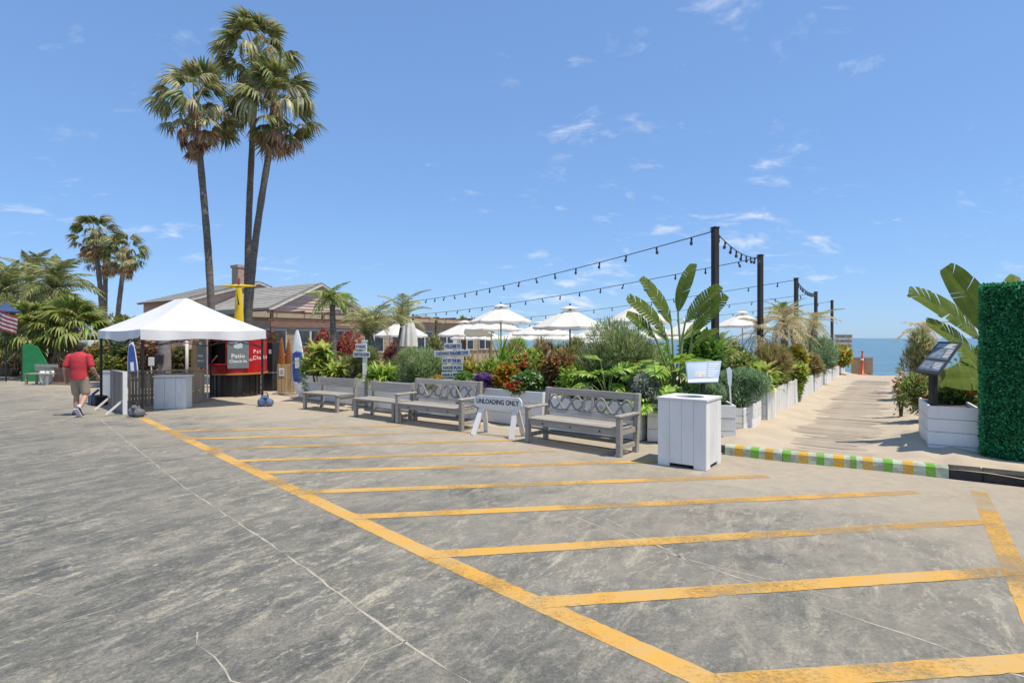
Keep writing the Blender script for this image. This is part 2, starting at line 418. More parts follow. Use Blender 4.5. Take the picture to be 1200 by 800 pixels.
def feather_frond_mesh(name, pal, L=2.0, rise=.55, fall=.75, nl=34, ll=.42, wid=.035, vee=.35, droop=.45):
    t = np.linspace(.10, .99, nl); parts = []
    def rach(t): return np.stack([L*t*(1-.12*t*t), np.zeros_like(t), L*(rise*t - fall*t*t)], 1)
    C = rach(t); tg = norm(rach(t+.01) - rach(t-.01))
    ln = ll*np.clip(np.sin(np.pi*(t*.86+.12)), .15, 1)
    T = blade_t(droop, 4, .2)
    for sd in (-1, 1):
        D = tg*.55 + np.array([0, sd*1.0, vee]) + rng.normal(0, .09, (nl, 3))
        parts.append(leaf_arrays(T, C, D, ln*rng.uniform(.85, 1.1, nl), wid, pick(pal, nl, .18), U=np.tile([0, 0, 1.0], (nl, 1)) + tg*0))
    for i in range(10):
        a, b = rach(np.array([i/10.0]))[0], rach(np.array([(i+1)/10.0]))[0]
        parts.append(leaf_arrays((np.array([[0,.5,0],[0,-.5,0],[1,-.4,0],[1,.4,0],[0,0,-.08],[1,0,-.08]], float), np.array([[0,1,2],[0,2,3],[0,3,5],[0,5,4],[1,4,5],[1,5,2]])),
                     a[None], (b-a)[None], np.linalg.norm(b-a), .05*(1-.07*i), np.array([pal[-1]]), U=np.array([[0, 0, 1.0]])))
    return np_mesh(name, parts)
def feather_palm(name, label, base, htrunk, r, meshes, n, sc, group=None, lean=(0, 0), els=(80, -25), trunks=1, trmat=None, cat='palm tree'):
    t = thing(name, label, cat, base, 0, group)
    for k in range(trunks):
        a = k*2*math.pi/max(trunks, 1)+.4
        tip = Vector((lean[0] + (math.cos(a)*.22*htrunk if trunks > 1 else 0), lean[1] + (math.sin(a)*.15*htrunk if trunks > 1 else 0), htrunk*(1 - .13*k)))
        trunk_mesh([(0, 0, 0), tip*.5 + Vector((.03, 0, 0)), tip], r, r*.75, 9, 16).build('trunk', trmat or TRUNK, t, True)
        for i in range(n):
            u = (i+.5)/n
            el = R(els[0] + (els[1]-els[0])*u) + random.gauss(0, .08)
            put(random.choice(meshes), 'frond', t, tip + Vector((0, 0, .02)), i*2.39996 + k + random.gauss(0, .15), el, random.gauss(0, .2), sc*random.uniform(.85, 1.1))
    return t
BLEAF = pmat('banana_leaf', (.125, .185, .022), (.20, .255, .038), .58, (3, 3, 3), transl=.45, spec=.25, bump=.15, bscale=40)
BRIB = pmat('banana_rib', (.20, .26, .08), (.26, .30, .12), .5)
def big_leaf(parent, base, start, tip, W, face, tears=.3, n=15, arch=.10, stalk_r=.022, org=Vector((0, 0, 0)), vee=.18, round_=.55):
    """large paddle leaf: blade split in strips along a raised midrib, stalk from base to start; points in world space"""
    start, tip, base = Vector(start)-org, Vector(tip)-org, Vector(base)-org
    ax = tip - start; L = ax.length; d = ax.normalized()
    nrm = Vector(face); nrm = (nrm - d*nrm.dot(d)).normalized(); side = d.cross(nrm)
    def rib(t): return start + ax*t + nrm*(arch*L*4*t*(1-t)*.5) + Vector((0, 0, -arch*L*t*t*.6))
    def w(t): return W*.5*max(.04, math.sin(math.pi*min(1, (t*.93+.05)))**round_*(1-.18*t))
    mb = MB()
    for sd in (-1, 1):
        for i in range(n):
            t0, t1 = i/n, (i+1)/n
            torn = random.random() < tears
            g = random.uniform(.10, .34) if torn else 0.0
            sk = .10                                              # outer edge runs ahead towards the tip
            e0, e1 = t0 + sk*.9 + g/n*.5, t1 + sk*.9 - g/n*.5
            dz = random.uniform(-.06, .05)*W if torn else random.uniform(-.006, .006)*W
            vs = []
            for s_, (ta, tb) in ((0, (t0, t1)), (.5, ((t0+e0)/2, (t1+e1)/2)), (1, (e0, e1))):
                for tt, tr in ((ta, t0), (tb, t1)):
                    p = rib(tr) + (rib(min(1, tt)) - rib(min(1, tr)))*1.0 if s_ else rib(tr)
                    ww = w(tr)
                    vs.append(p + side*(sd*ww*s_) + nrm*(vee*ww*s_*(1-.7*s_) + dz*s_))
            f = [(0, 1, 3, 2), (2, 3, 5, 4)]
            mb.add(vs, f if sd > 0 else [q[::-1] for q in f])
    lf = mb.build('leaf', BLEAF, parent)
    ribm = MB().tube([base, (base+start)*.5 + Vector((0, 0, .04)), start] + [rib(t) - nrm*.008 for t in (.2, .4, .6, .8, .98)], [stalk_r*1.4, stalk_r, stalk_r*.8, stalk_r*.6, stalk_r*.5, stalk_r*.4, stalk_r*.3, stalk_r*.12], 7)
    ribm.build('stalk', BRIB, lf, True)
    return lf

# directions of the place: UU along the kerb (towards right and camera), VV along the beach path
VV = Vector((.572, .820, 0)); UU = Vector((.820, -.572, 0))
def S(p): return p[0]*VV.x + p[1]*VV.y

# ------------------------------------------------------------------ ground, lot, sand, sea
def asphalt_mat():
    m, n, l, b = nodes_of('asphalt')
    t = n.new('ShaderNodeTexCoord')
    def noise(scale, det, rough=.6, dist=0.0, rot=0.0, vec=None):
        mpn = n.new('ShaderNodeMapping'); mpn.vector_type = 'TEXTURE'; mpn.inputs['Scale'].default_value = tuple(1/q for q in scale); mpn.inputs['Rotation'].default_value = (0, 0, rot)
        l.new(t.outputs['Object'], mpn.inputs[0])
        o = n.new('ShaderNodeTexNoise'); o.inputs['Scale'].default_value = 1; o.inputs['Detail'].default_value = det; o.inputs['Roughness'].default_value = rough; o.inputs['Distortion'].default_value = dist
        l.new(mpn.outputs[0], o.inputs['Vector']); return o.outputs['Fac']
    def rampr(x, a, c, lo=0.0, hi=1.0):
        r_ = n.new('ShaderNodeMapRange'); r_.interpolation_type = 'SMOOTHSTEP'
        r_.inputs['From Min'].default_value = a; r_.inputs['From Max'].default_value = c; r_.inputs['To Min'].default_value = lo; r_.inputs['To Max'].default_value = hi
        l.new(x, r_.inputs[0]); return r_.outputs[0]
    def math2(op, x, y):
        o = n.new('ShaderNodeMath'); o.operation = op
        for i, q in enumerate((x, y)):
            if isinstance(q, (int, float)): o.inputs[i].default_value = q
            else: l.new(q, o.inputs[i])
        return o.outputs[0]
    def mixc(f, a, c):
        o = n.new('ShaderNodeMix'); o.data_type = 'RGBA'; l.new(f, o.inputs['Factor'])
        for k, q in (('A', a), ('B', c)):
            if isinstance(q, tuple): o.inputs[k].default_value = (*q, 1)
            else: l.new(q, o.inputs[k])
        return o.outputs['Result']
    VA = math.atan2(VV.y, VV.x)
    big = rampr(noise((.35, .35, 1), 3, .5), .35, .65)
    c = mixc(big, (.092, .094, .085), (.128, .126, .110))
    mid = rampr(noise((.9, 2.2, 1), 7, .70, .5, VA), .36, .64)
    c = mixc(mid, c, (.172, .165, .140))
    patchm = rampr(noise((.55, .8, 1), 3, .55, .3, VA), .40, .62, .45, 1)          # some areas scuffed more than others
    streak = rampr(noise((1.5, 5.5, 1), 12, .80, .5, VA+R(8)), .50, .66, 0, .95)     # sandy scuffs drawn out along the wind
    c = mixc(math2('MULTIPLY', streak, patchm), c, (.50, .45, .335))
    spots = rampr(noise((6, 11, 1), 12, .84, .3, VA-R(14)), .51, .62, 0, .9)
    c = mixc(math2('MULTIPLY', spots, patchm), c, (.47, .425, .32))
    blot = rampr(noise((1.6, 2.4, 1), 10, .78, .6, VA), .46, .62, 0, .55)          # dusty blotches
    c = mixc(blot, c, (.285, .262, .205))
    dark = rampr(noise((2.2, 4.6, 1), 6, .72, .9, VA+R(30)), .54, .70, 0, .6)
    c = mixc(dark, c, (.068, .072, .070))
    fine = rampr(noise((38, 38, 1), 9, .92), .34, .66, .55, 1.45)
    hs = n.new('ShaderNodeHueSaturation'); l.new(c, hs.inputs['Color']); l.new(fine, hs.inputs['Value']); c = hs.outputs[0]
    vo = n.new('ShaderNodeTexVoronoi'); vo.inputs['Scale'].default_value = 95; l.new(t.outputs['Object'], vo.inputs['Vector'])     # pale stones in the binder
    c = mixc(math2('MULTIPLY', rampr(vo.outputs['Distance'], .16, .30, .55, 0), rampr(noise((30, 30, 1), 2, .5), .5, .7)), c, (.34, .32, .28))
    # sand blown over the lot from the beach side
    dot = n.new('ShaderNodeVectorMath'); dot.operation = 'DOT_PRODUCT'; l.new(t.outputs['Object'], dot.inputs[0]); dot.inputs[1].default_value = VV
    sn = noise((.55, .9, 1), 7, .66, .5, R(-30))
    sa = math2('ADD', dot.outputs['Value'], math2('MULTIPLY', math2('SUBTRACT', sn, .5), 7.0))
    sandf = rampr(sa, 5.0, 8.7, 0, .95)
    sandc = mixc(rampr(noise((6, 6, 1), 6, .7), .3, .7), (.47, .39, .285), (.36, .30, .225))
    c = mixc(sandf, c, sandc)
    farf = rampr(math2('MULTIPLY', dot.outputs['Value'], 1.0), 1.5, 6.0, 0, .5)
    c = mixc(math2('MULTIPLY', farf, rampr(noise((.8, 1.3, 1), 5, .7, .3), .3, .6)), c, (.36, .32, .25))
    l.new(c, b.inputs['Base Color'])
    b.inputs['Roughness'].default_value = .82; b.inputs['Specular IOR Level'].default_value = .3
    bp = n.new('ShaderNodeBump'); bp.inputs['Strength'].default_value = .55; bp.inputs['Distance'].default_value = .012
    l.new(math2('ADD', noise((90, 90, 1), 4, .7), math2('MULTIPLY', noise((7, 9, 1), 5, .6), .8)), bp.inputs['Height']); l.new(bp.outputs[0], b.inputs['Normal'])
    return m
SAND = pmat('sand', (.50, .42, .315), (.42, .35, .26), .95, (1.6, 1.6, 1.6), 8, .35, .65, bump=.55, bscale=22, spec=.15)
def st(s, t, z=0.0): return VV*s + UU*t + Vector((0, 0, z))

# ground: one sheet, level by the lot, falling under the sea
prof = [(-4000, 0), (-150, 0), (9, 0), (33, 0), (37, -.6), (48, -3.2), (120, -7), (9000, -30)]
tt = [-9000, -400, -60, -10, 0, 10, 60, 400, 9000]
mb = MB(); mb.v = [tuple(st(s, t, z-.012)) for s, z in prof for t in tt]
k = len(tt); mb.f = [(i*k+j, i*k+j+1, (i+1)*k+j+1, (i+1)*k+j) for i in range(len(prof)-1) for j in range(k-1)]
struct(mb.build('ground', SAND))
# sea
def sea_mat():
    m, n, l, b = nodes_of('sea_water')
    b.inputs['Base Color'].default_value = (.035, .13, .17, 1); b.inputs['Roughness'].default_value = .22; b.inputs['IOR'].default_value = 1.33
    t = n.new('ShaderNodeTexCoord'); mpn = n.new('ShaderNodeMapping'); mpn.inputs['Rotation'].default_value = (0, 0, R(-35)); mpn.inputs['Scale'].default_value = (.05, .25, 1)
    l.new(t.outputs['Object'], mpn.inputs[0])
    no = n.new('ShaderNodeTexNoise'); no.inputs['Scale'].default_value = 1; no.inputs['Detail'].default_value = 8; no.inputs['Roughness'].default_value = .62; l.new(mpn.outputs[0], no.inputs['Vector'])
    bp = n.new('ShaderNodeBump'); bp.inputs['Strength'].default_value = .6; bp.inputs['Distance'].default_value = .9; l.new(no.outputs['Fac'], bp.inputs['Height']); l.new(bp.outputs[0], b.inputs['Normal'])
    mrn = n.new('ShaderNodeMapRange'); mrn.inputs['From Min'].default_value = .35; mrn.inputs['From Max'].default_value = .68; l.new(no.outputs['Fac'], mrn.inputs[0])
    mx = n.new('ShaderNodeMix'); mx.data_type = 'RGBA'; mx.inputs['A'].default_value = (.045, .12, .155, 1); mx.inputs['B'].default_value = (.10, .20, .22, 1); l.new(mrn.outputs[0], mx.inputs['Factor']); l.new(mx.outputs['Result'], b.inputs['Base Color'])
    return m
mb = MB(); mb.add([st(38, -12000, -2.2), st(38, 12000, -2.2), st(14000, 12000, -2.2), st(14000, -12000, -2.2)], [(0, 1, 2, 3)])
struct(mb.build('sea', sea_mat()))
# the lot
LOT_S = 9.25
mb = MB(); mb.add([st(-120, -150, .004), st(-120, 150, .004), st(LOT_S, 150, .004), st(LOT_S, -150, .004)], [(0, 1, 2, 3)])
lot = struct(mb.build('parking_lot', asphalt_mat()))
# sandy beach path with drifts
def hn(x, y):
    return .5*math.sin(2.1*x+1.3*math.sin(1.7*y)) + .3*math.sin(5.3*x+2.2*y+.7) + .2*math.sin(9.1*y-6.3*x)
def sandh(s, t):
    z = .045 + .013*hn(s*.9, t*1.3) + .009*hn(s*3.1+4, t*3.7)
    z += (.09 + .06*hn(s*.7, 2))*math.exp(-((t+2.25)/.38)**2)
    z += (.10 + .06*hn(s*.8, 5))*math.exp(-((t-.45)/.45)**2) + (.06 if t > .6 else 0)
    e_ = min(1, abs(t+.93)/.85)**2; z += -.006 + .03*e_*(1 if t < .3 else 0) + .009*hn(s*1.9+2, t*2.3+1)
    z += .05*max(0, min(1, (s-24)/6))
    if s < 9.6: z = min(z, .12)
    if s > 31: z -= (s-31)**1.6*.09
    return z
NS, NT = 215, 66
ss = [9.32 + (36-9.32)*i/NS for i in range(NS+1)]; ts = [-2.5 + 8.0*j/NT for j in range(NT+1)]
mb = MB(); mb.v = [tuple(st(s, t, sandh(s, t))) for s in ss for t in ts]
k = NT+1; mb.f = [(i*k+j, i*k+j+1, (i+1)*k+j+1, (i+1)*k+j) for i in range(NS) for j in range(NT)]
struct(mb.build('beach_path', SAND, None, True))
# boardwalk of weathered planks half under sand
PLANK = pmat('weathered_plank', (.44, .37, .285), (.34, .285, .22), .9, (2, 26, 4), 6, rand=.13, bump=.5, bscale=30, spec=.2)
bw = thing('boardwalk', 'weathered plank boardwalk half buried in sand between the white planters', 'boardwalk', st(0, 0, 0), math.atan2(UU.y, UU.x))
pmesh = [MB().box((-.84, -.062, -.03), (.84, .062, 0), .006).mesh('plank') for _ in range(1)][0]
pmesh.materials.append(PLANK)
for i in range(128):
    s = 9.95 + i*.138
    o = bpy.data.objects.new('plank', pmesh); col.objects.link(o); o.parent = bw
    o.location = (-.95 + random.gauss(0, .03), s, .058 + random.gauss(0, .004) + .05*max(0, min(1, (s-24)/6)) - (.3*max(0, s-27)**1.5*.05))
    o.rotation_euler = (random.gauss(0, .01), random.gauss(0, .006), random.gauss(0, .006)); o.scale = (random.uniform(.92, 1.04), 1, 1)

# painted markings: worn sheets 4 mm above the lot
def paint_mat():
    m, n, l, b = nodes_of('yellow_paint')
    t = n.new('ShaderNodeTexCoord')
    def noise(sc, d, r_, rot=0):
        mpn = n.new('ShaderNodeMapping'); mpn.inputs['Scale'].default_value = sc; mpn.inputs['Rotation'].default_value = (0, 0, rot); l.new(t.outputs['Object'], mpn.inputs[0])
        o = n.new('ShaderNodeTexNoise'); o.inputs['Scale'].default_value = 1; o.inputs['Detail'].default_value = d; o.inputs['Roughness'].default_value = r_; l.new(mpn.outputs[0], o.inputs['Vector']); return o.outputs['Fac']
    mx = n.new('ShaderNodeMix'); mx.data_type = 'RGBA'; mx.inputs['A'].default_value = (.60, .325, .055, 1); mx.inputs['B'].default_value = (.52, .35, .14, 1)
    mrn = n.new('ShaderNodeMapRange'); mrn.inputs['From Min'].default_value = .4; mrn.inputs['From Max'].default_value = .68; l.new(noise((2.5, 4, 1), 7, .7), mrn.inputs[0]); l.new(mrn.outputs[0], mx.inputs['Factor'])
    l.new(mx.outputs['Result'], b.inputs['Base Color']); b.inputs['Roughness'].default_value = .7
    w = n.new('ShaderNodeMapRange'); w.inputs['From Min'].default_value = .56; w.inputs['From Max'].default_value = .76; w.inputs['To Max'].default_value = .85
    ad = n.new('ShaderNodeMath'); ad.operation = 'MULTIPLY_ADD'; l.new(noise((26, 38, 1), 8, .85, R(-25)), ad.inputs[0]); ad.inputs[1].default_value = .80
    l.new(noise((.9, .9, 1), 4, .6), ad.inputs[2])
    # sand over the paint near the beach
    dot = n.new('ShaderNodeVectorMath'); dot.operation = 'DOT_PRODUCT'; l.new(t.outputs['Object'], dot.inputs[0]); dot.inputs[1].default_value = VV
    sr = n.new('ShaderNodeMapRange'); sr.inputs['From Min'].default_value = 4.8; sr.inputs['From Max'].default_value = 8.8; sr.inputs['To Max'].default_value = .14; l.new(dot.outputs['Value'], sr.inputs[0])
    a2 = n.new('ShaderNodeMath'); a2.operation = 'ADD'; l.new(ad.outputs[0], a2.inputs[0]); l.new(sr.outputs[0], a2.inputs[1])
    sb = n.new('ShaderNodeMath'); sb.operation = 'SUBTRACT'; l.new(a2.outputs[0], sb.inputs[0]); sb.inputs[1].default_value = .33
    l.new(sb.outputs[0], w.inputs[0])
    tr = n.new('ShaderNodeBsdfTransparent'); ms = n.new('ShaderNodeMixShader'); l.new(w.outputs[0], ms.inputs[0]); l.new(b.outputs[0], ms.inputs[1]); l.new(tr.outputs[0], ms.inputs[2])
    l.new(ms.outputs[0], n['Material Output'].inputs['Surface'])
    return m
PAINT = paint_mat()
def stripe(name, pts, w, z, mat, wob=.004, seg=.25):
    pts = [V2(p) for p in pts]; P = []
    for a, b_ in zip(pts[:-1], pts[1:]):
        m = max(1, int((b_-a).length/seg)); P += [a + (b_-a)*(i/m) for i in range(m)]
    P.append(pts[-1]); vs = []
    for i, p in enumerate(P):
        d = (P[min(i+1, len(P)-1)] - P[max(i-1, 0)]).normalized(); nn = Vector((-d.y, d.x, 0))
        for sd in (-1, 1): vs.append(p + nn*sd*(w/2 + random.gauss(0, wob)) + Vector((0, 0, z)))
    return struct(MB().add(vs, [(2*i, 2*i+1, 2*i+3, 2*i+2) for i in range(len(P)-1)]).build(name, mat, lot))
stripe('road_marking', [G(166, 489.5), G(508, 652), G(905, 832)], .17, .0065, PAINT, .003, .05)
stripe('road_marking', [G(1147, 576), G(1188, 665), G(1262, 835)], .165, .0065, PAINT, .003, .05)
for a, b_ in [((846, 801), (1222, 776)), ((634, 706.5), (1184, 669.5)), ((503, 650.5), (1160, 611)), ((414, 606), (1075, 577)), ((354, 577), (900, 558)), ((306, 554), (770, 540.5)),
              ((275, 540.5), (650, 529)), ((247, 526), (612, 515.5)), ((222, 514.5), (560, 506)), ((205, 505.5), (475, 499))]:
    stripe('road_marking', [G(*a), G(*b_)], .165, .0085, PAINT, .003, .05)
# pale sand-filled cracks and saw joints
CRK = pmat('crack_fill', (.47, .42, .33), (.30, .27, .21), .95, (9, 9, 9))
def crack(pts, w, jit=.02):
    P = [G(*p) for p in pts]; Q = []
    for a, b_ in zip(P[:-1], P[1:]):
        m = max(2, int((b_-a).length/.14))
        for i in range(m): Q.append(a + (b_-a)*(i/m) + Vector((random.gauss(0, jit), random.gauss(0, jit), 0)))
    Q.append(P[-1])
    w *= .95
    stripe('crack', Q, w, .0055, CRK, w*.35, 5)
crack([(118, 492), (165, 530), (215, 570), (350, 660), (470, 750), (550, 801), (640, 860)], .013, .0035)
crack([(355, 668), (280, 678), (230, 692), (150, 706), (50, 736), (-40, 760)], .009, .012)
crack([(480, 752), (435, 770), (405, 803)], .008, .010)
crack([(-20, 694), (60, 697), (110, 699)], .007, .012)
crack([(234, 742), (238, 762), (262, 785), (290, 803)], .008, .012)
crack([(706, 605), (800, 655), (920, 684), (1015, 710), (1100, 738), (1190, 767)], .010, .003)
crack([(660, 600), (760, 640), (850, 672), (980, 717), (1100, 757), (1150, 780), (1215, 797)], .011, .003)
crack([(600, 634), (660, 620), (680, 611)], .010, .02)
crack([(745, 672), (775, 660), (780, 648)], .009, .02)

# painted kerb at the foot of the path, then a black kerb
KPX = [(849, 533), (917, 541), (1112, 560), (1152, 564), (1205, 570), (1290, 580)]
KP = [G(*p) for p in KPX]
def kpoint(px):
    for (a, pa), (b_, pb) in zip(zip(KPX, KP), list(zip(KPX, KP))[1:]):
        if a[0] <= px <= b_[0] or b_ is KPX[-1]:
            lo, hi = 0.0, 1.0                      # find the point on this straight run seen at column px
            for _ in range(40):
                mid = (lo+hi)/2; q = pa + (pb-pa)*mid
                if 600 + FPX*q.x/q.y < px: lo = mid
                else: hi = mid
            return pa + (pb-pa)*lo
KPALE = pmat('kerb_pale_green', (.46, .53, .40), (.36, .345, .26), .85, (6, 6, 9), 9, .45, .62, rand=.1, bump=.5)
KGREEN = pmat('kerb_green', (.17, .42, .045), (.29, .36, .16), .85, (6, 6, 9), 9, .48, .66, rand=.14, bump=.5)
KYEL = pmat('kerb_yellow', (.62, .35, .03), (.47, .35, .16), .85, (6, 6, 9), 9, .48, .66, rand=.12, bump=.5)
KBLK = pmat('kerb_black', (.018, .017, .016), (.05, .045, .04), .7, (7, 7, 7), bump=.3)
kb = thing('painted_kerb', 'concrete kerb painted in green, yellow and pale blocks at the foot of the path', 'kerb')
kk = thing('black_kerb', 'black painted kerb in front of the artificial hedge wall', 'kerb')
def kseg(p0, p1, mat, parent, top=0.0):
    p0, p1 = V2(p0), V2(p1); d = (p1-p0).normalized(); nb_ = Vector((-d.y, d.x, 0))
    if nb_.y < 0: nb_ = -nb_
    h = .155 + top; sec = [(0, -.03), (.012, h-.03), (.04, h), (.16, h), (.16, -.03)]
    vs = [p + nb_*a + Vector((0, 0, z)) for p in (p0, p1) for a, z in sec]; m = 5
    MB().add(vs, [(i, i+1, m+i+1, m+i) for i in range(4)] + [(4, 3, 2, 1, 0), (5, 6, 7, 8, 9)]).build('kerb_block', mat, parent)
bz = [0, 40, 88, 130, 168, 210, 240, 282, 328, 331, 372, 410, 460, 500, 540, 585, 640, 670, 702, 732, 785, 835, 885, 935, 990, 1050, 1100, 1166]
bc = ['g', 'p', 'y', 'p', 'g', 'p', 'y', 'p', '-', 'g', 'p', 'y', 'p', 'g', 'p', 'y', 'p', 'g', 'p', 'y', 'p', 'g', 'p', 'y', 'p', 'g', 'p']
for i, c in enumerate(bc):
    if c == '-': continue
    a, b_ = 840 + bz[i]/4.286, 840 + bz[i+1]/4.286
    a = max(a, 849.2)
    if b_ - a < 1: continue
    kseg(kpoint(a), kpoint(b_), {'g': KGREEN, 'y': KYEL, 'p': KPALE}[c], kb)
for a, b_ in ((1113, 1151.5), (1152.5, 1204.5), (1205.5, 1285)): kseg(kpoint(a), kpoint(b_), KBLK, kk, -.002)

# ------------------------------------------------------------------ materials of the things
WHITE = pmat('white_paint_wood', (.80, .79, .75), (.66, .64, .58), .55, (5, 5, 2), 8, .48, .85, rand=.07, bump=.12)
OLDWHITE = pmat('scuffed_white_paint', (.77, .76, .72), (.58, .55, .48), .65, (5, 5, 3), 8, .52, .88, rand=.09, bump=.2)
GREYW = pmat('weathered_teak', (.43, .40, .35), (.29, .265, .225), .85, (2.2, 34, 34), 7, .3, .7, rand=.2, bump=.4, spec=.2)
BLACK = pmat('black_metal', (.016, .016, .017), (.03, .03, .03), .45, (5, 5, 5))
BLACKW = pmat('black_post_paint', (.02, .019, .018), (.045, .042, .04), .6, (8, 8, 2), bump=.2)
SOIL = pmat('soil', (.07, .05, .035), (.12, .09, .06), .95, (9, 9, 9), bump=.8)
FABRIC = pmat('white_canvas', (.82, .82, .81), (.76, .76, .76), .8, (2, 2, 2), bump=.1, bscale=5, transl=.22, spec=.2)
CREAM = pmat('cream_canvas', (.82, .79, .72), (.76, .72, .64), .8, (2, 2, 2), transl=.25, spec=.2)
DARKWOOD = pmat('rust_wood', (.14, .075, .05), (.21, .125, .085), .8, (6, 6, 6), rand=.2, bump=.3)
BAMBOO = pmat('bamboo_slat', (.55, .41, .23), (.42, .29, .15), .75, (22, 22, 2), 5, rand=.28, bump=.3)
DRIFT = pmat('driftwood_slat', (.46, .35, .245), (.33, .245, .17), .85, (22, 22, 2), 5, rand=.3, bump=.4)
SIGNW = pmat('sign_white', (.80, .80, .77), (.72, .71, .67), .6, (9, 9, 9))
INK = pmat('sign_ink', (.03, .035, .05), None, .6)
BLUEINK = pmat('sign_blue_ink', (.05, .085, .16), None, .6)
LETW = pmat('white_lettering', (.85, .85, .83), None, .5)

# ------------------------------------------------------------------ restaurant building behind the patio
# frame: origin under the gable's apex, local x = UU (outwards from the gable wall), local y = VV
A0 = Vector((-10.4, 30.0, 0)); BRZ = math.atan2(UU.y, UU.x)
SHING = pmat('brown_shingle_wall', (.66, .49, .42), (.56, .40, .34), .85, (5, 5, 5), rand=.18, bump=.3)
ROOF = pmat('grey_roof_shingle', (.38, .365, .325), (.28, .265, .235), .9, (3, 3, 3), 6, rand=.15, bump=.4)
TAN = pmat('tan_board', (.47, .385, .285), (.38, .305, .22), .8, (3, 3, 9), rand=.14, bump=.25)
TRIM = pmat('white_trim', (.66, .645, .61), (.52, .50, .46), .6, (5, 5, 5))
GLASSD = pmat('dark_window_glass', (.02, .025, .03), (.05, .06, .07), .08, (2, 2, 2), spec=.6)
def gable_house(name, label, loc, hw, depth, eave, apex, wmat, oh=.13, lat=None):
    """gable wall in the plane x=0 facing +x, ridge running to -x"""
    t = thing(name, label, 'building', loc, BRZ)
    sl = (apex-eave)/hw
    w = MB(); w.add([(0, -hw, 0), (0, hw, 0), (0, hw, eave), (0, 0, apex), (0, -hw, eave), (-depth, -hw, 0), (-depth, hw, 0), (-depth, hw, eave), (-depth, 0, apex), (-depth, -hw, eave)],
                    [(0, 1, 2, 3, 4), (9, 8, 7, 6, 5), (0, 4, 9, 5), (1, 6, 7, 2)]).build('wall', wmat, t)
    z = eave-.9
    while z < apex-.12:                                   # courses of boards, each lapped over the one below
        y = hw if z < eave else hw*(apex-z)/(apex-eave)
        MB().add([(.012, -y, z), (.012, y, z), (.012, y*1, z+.012), (.012, -y, z+.012), (.045, -y, z), (.045, y, z), (.012, max(.02, y-.15/sl*(z > eave)), z+.155), (.012, -max(.02, y-.15/sl*(z > eave)), z+.155)],
                 [(0, 1, 5, 4), (4, 5, 6, 7), (0, 4, 7), (1, 6, 5)]).build('board', wmat, t)
        z += .16
    for sd in (-1, 1):
        y1 = sd*(hw+oh); z1 = eave - oh*sl
        rf = MB().add([(oh, 0, apex+.10), (oh, y1, z1+.10), (-depth-.2, y1, z1+.10), (-depth-.2, 0, apex+.10), (oh, 0, apex+.02), (oh, y1, z1+.02), (-depth-.2, y1, z1+.02), (-depth-.2, 0, apex+.02)],
                      [(0, 1, 2, 3), (7, 6, 5, 4), (0, 4, 5, 1), (1, 5, 6, 2), (2, 6, 7, 3)]).build('roof', ROOF, t)
        n = int(math.hypot(hw+oh, apex-z1)/.28)
        for i in range(n):                                # shingle courses
            a, b_ = i/n, (i+1)/n + .02
            pa = (0 + y1*a, apex+.12-(apex-z1)*a); pb = (y1*b_, apex+.145-(apex-z1)*b_)
            MB().add([(oh+.01, pa[0], pa[1]), (oh+.01, pb[0], pb[1]), (-depth-.2, pb[0], pb[1]), (-depth-.2, pa[0], pa[1]), (oh+.01, pb[0], pb[1]-.03), (-depth-.2, pb[0], pb[1]-.03)], [(0, 1, 2, 3), (1, 4, 5, 2)]).build('shingle_course', ROOF, rf)
        MB().bar((oh+.03, 0, apex-.03), (oh+.03, y1, z1-.03), .05, .24, (1, 0, 0)).build('barge_board', TRIM, t)
    return t
gh = gable_house('gable_building', 'gabled building with brown lapped boards and white barge boards behind the pergola', A0, 2.9, 9.0, 3.32, 4.72, SHING)
for y in (1.05, 2.0):                                      # two small arched vents under the right slope
    m = MB(); m.add([(.06, y+.34*math.cos(a), 3.28+.26*math.sin(a)) for a in [math.pi*i/10 for i in range(11)]] + [(.06, y+.26*math.cos(a), 3.28+.17*math.sin(a)) for a in [math.pi*i/10 for i in range(11)]] +
                    [(.16, y+.34*math.cos(a), 3.28+.26*math.sin(a)) for a in [math.pi*i/10 for i in range(11)]] + [(.16, y+.26*math.cos(a), 3.28+.17*math.sin(a)) for a in [math.pi*i/10 for i in range(11)]],
          [f for i in range(10) for f in ((22+i, 23+i, 34+i, 33+i), (i, 22+i, 33+i, 11+i)[::-1] if False else (22+i, i, i+1, 23+i), (33+i, 34+i, 12+i, 11+i))])
    m.build('arched_hood', TRIM, gh)
gh2 = gable_house('gable_wing', 'low gabled wing with brick chimney and pale eaves beyond the tall palms', A0 + UU*-6.63 + VV*.25, 4.2, 5.0, 3.9, 5.2, SHING, .25)
CHIM = pmat('chimney_brick', (.50, .355, .285), (.40, .27, .215), .9, (7, 7, 14), rand=.2, bump=.5)
chx, chy = -1.8, 0.0
ch = MB().box((chx-.36, chy-.33, 4.7), (chx+.36, chy+.33, 6.25)).build('chimney', CHIM, gh2)
bx('chimney_cap', (chx-.43, chy-.40, 6.25), (chx+.43, chy+.40, 6.42), CHIM, ch)
bm_ = MB().box((-.11, -.012, -.034), (.11, .012, .034)).mesh('brick'); bm_.materials.append(CHIM)
for r_ in range(19):
    for c in range(3):
        for (ox, oy, rot) in ((chx+.365, chy-.22+c*.22, math.pi/2), (chx-.24+c*.24, chy-.335, 0)):
            o = bpy.data.objects.new('brick', bm_); col.objects.link(o); o.parent = ch
            o.location = (ox, oy, 4.75+r_*.078); o.rotation_euler = (0, 0, rot)
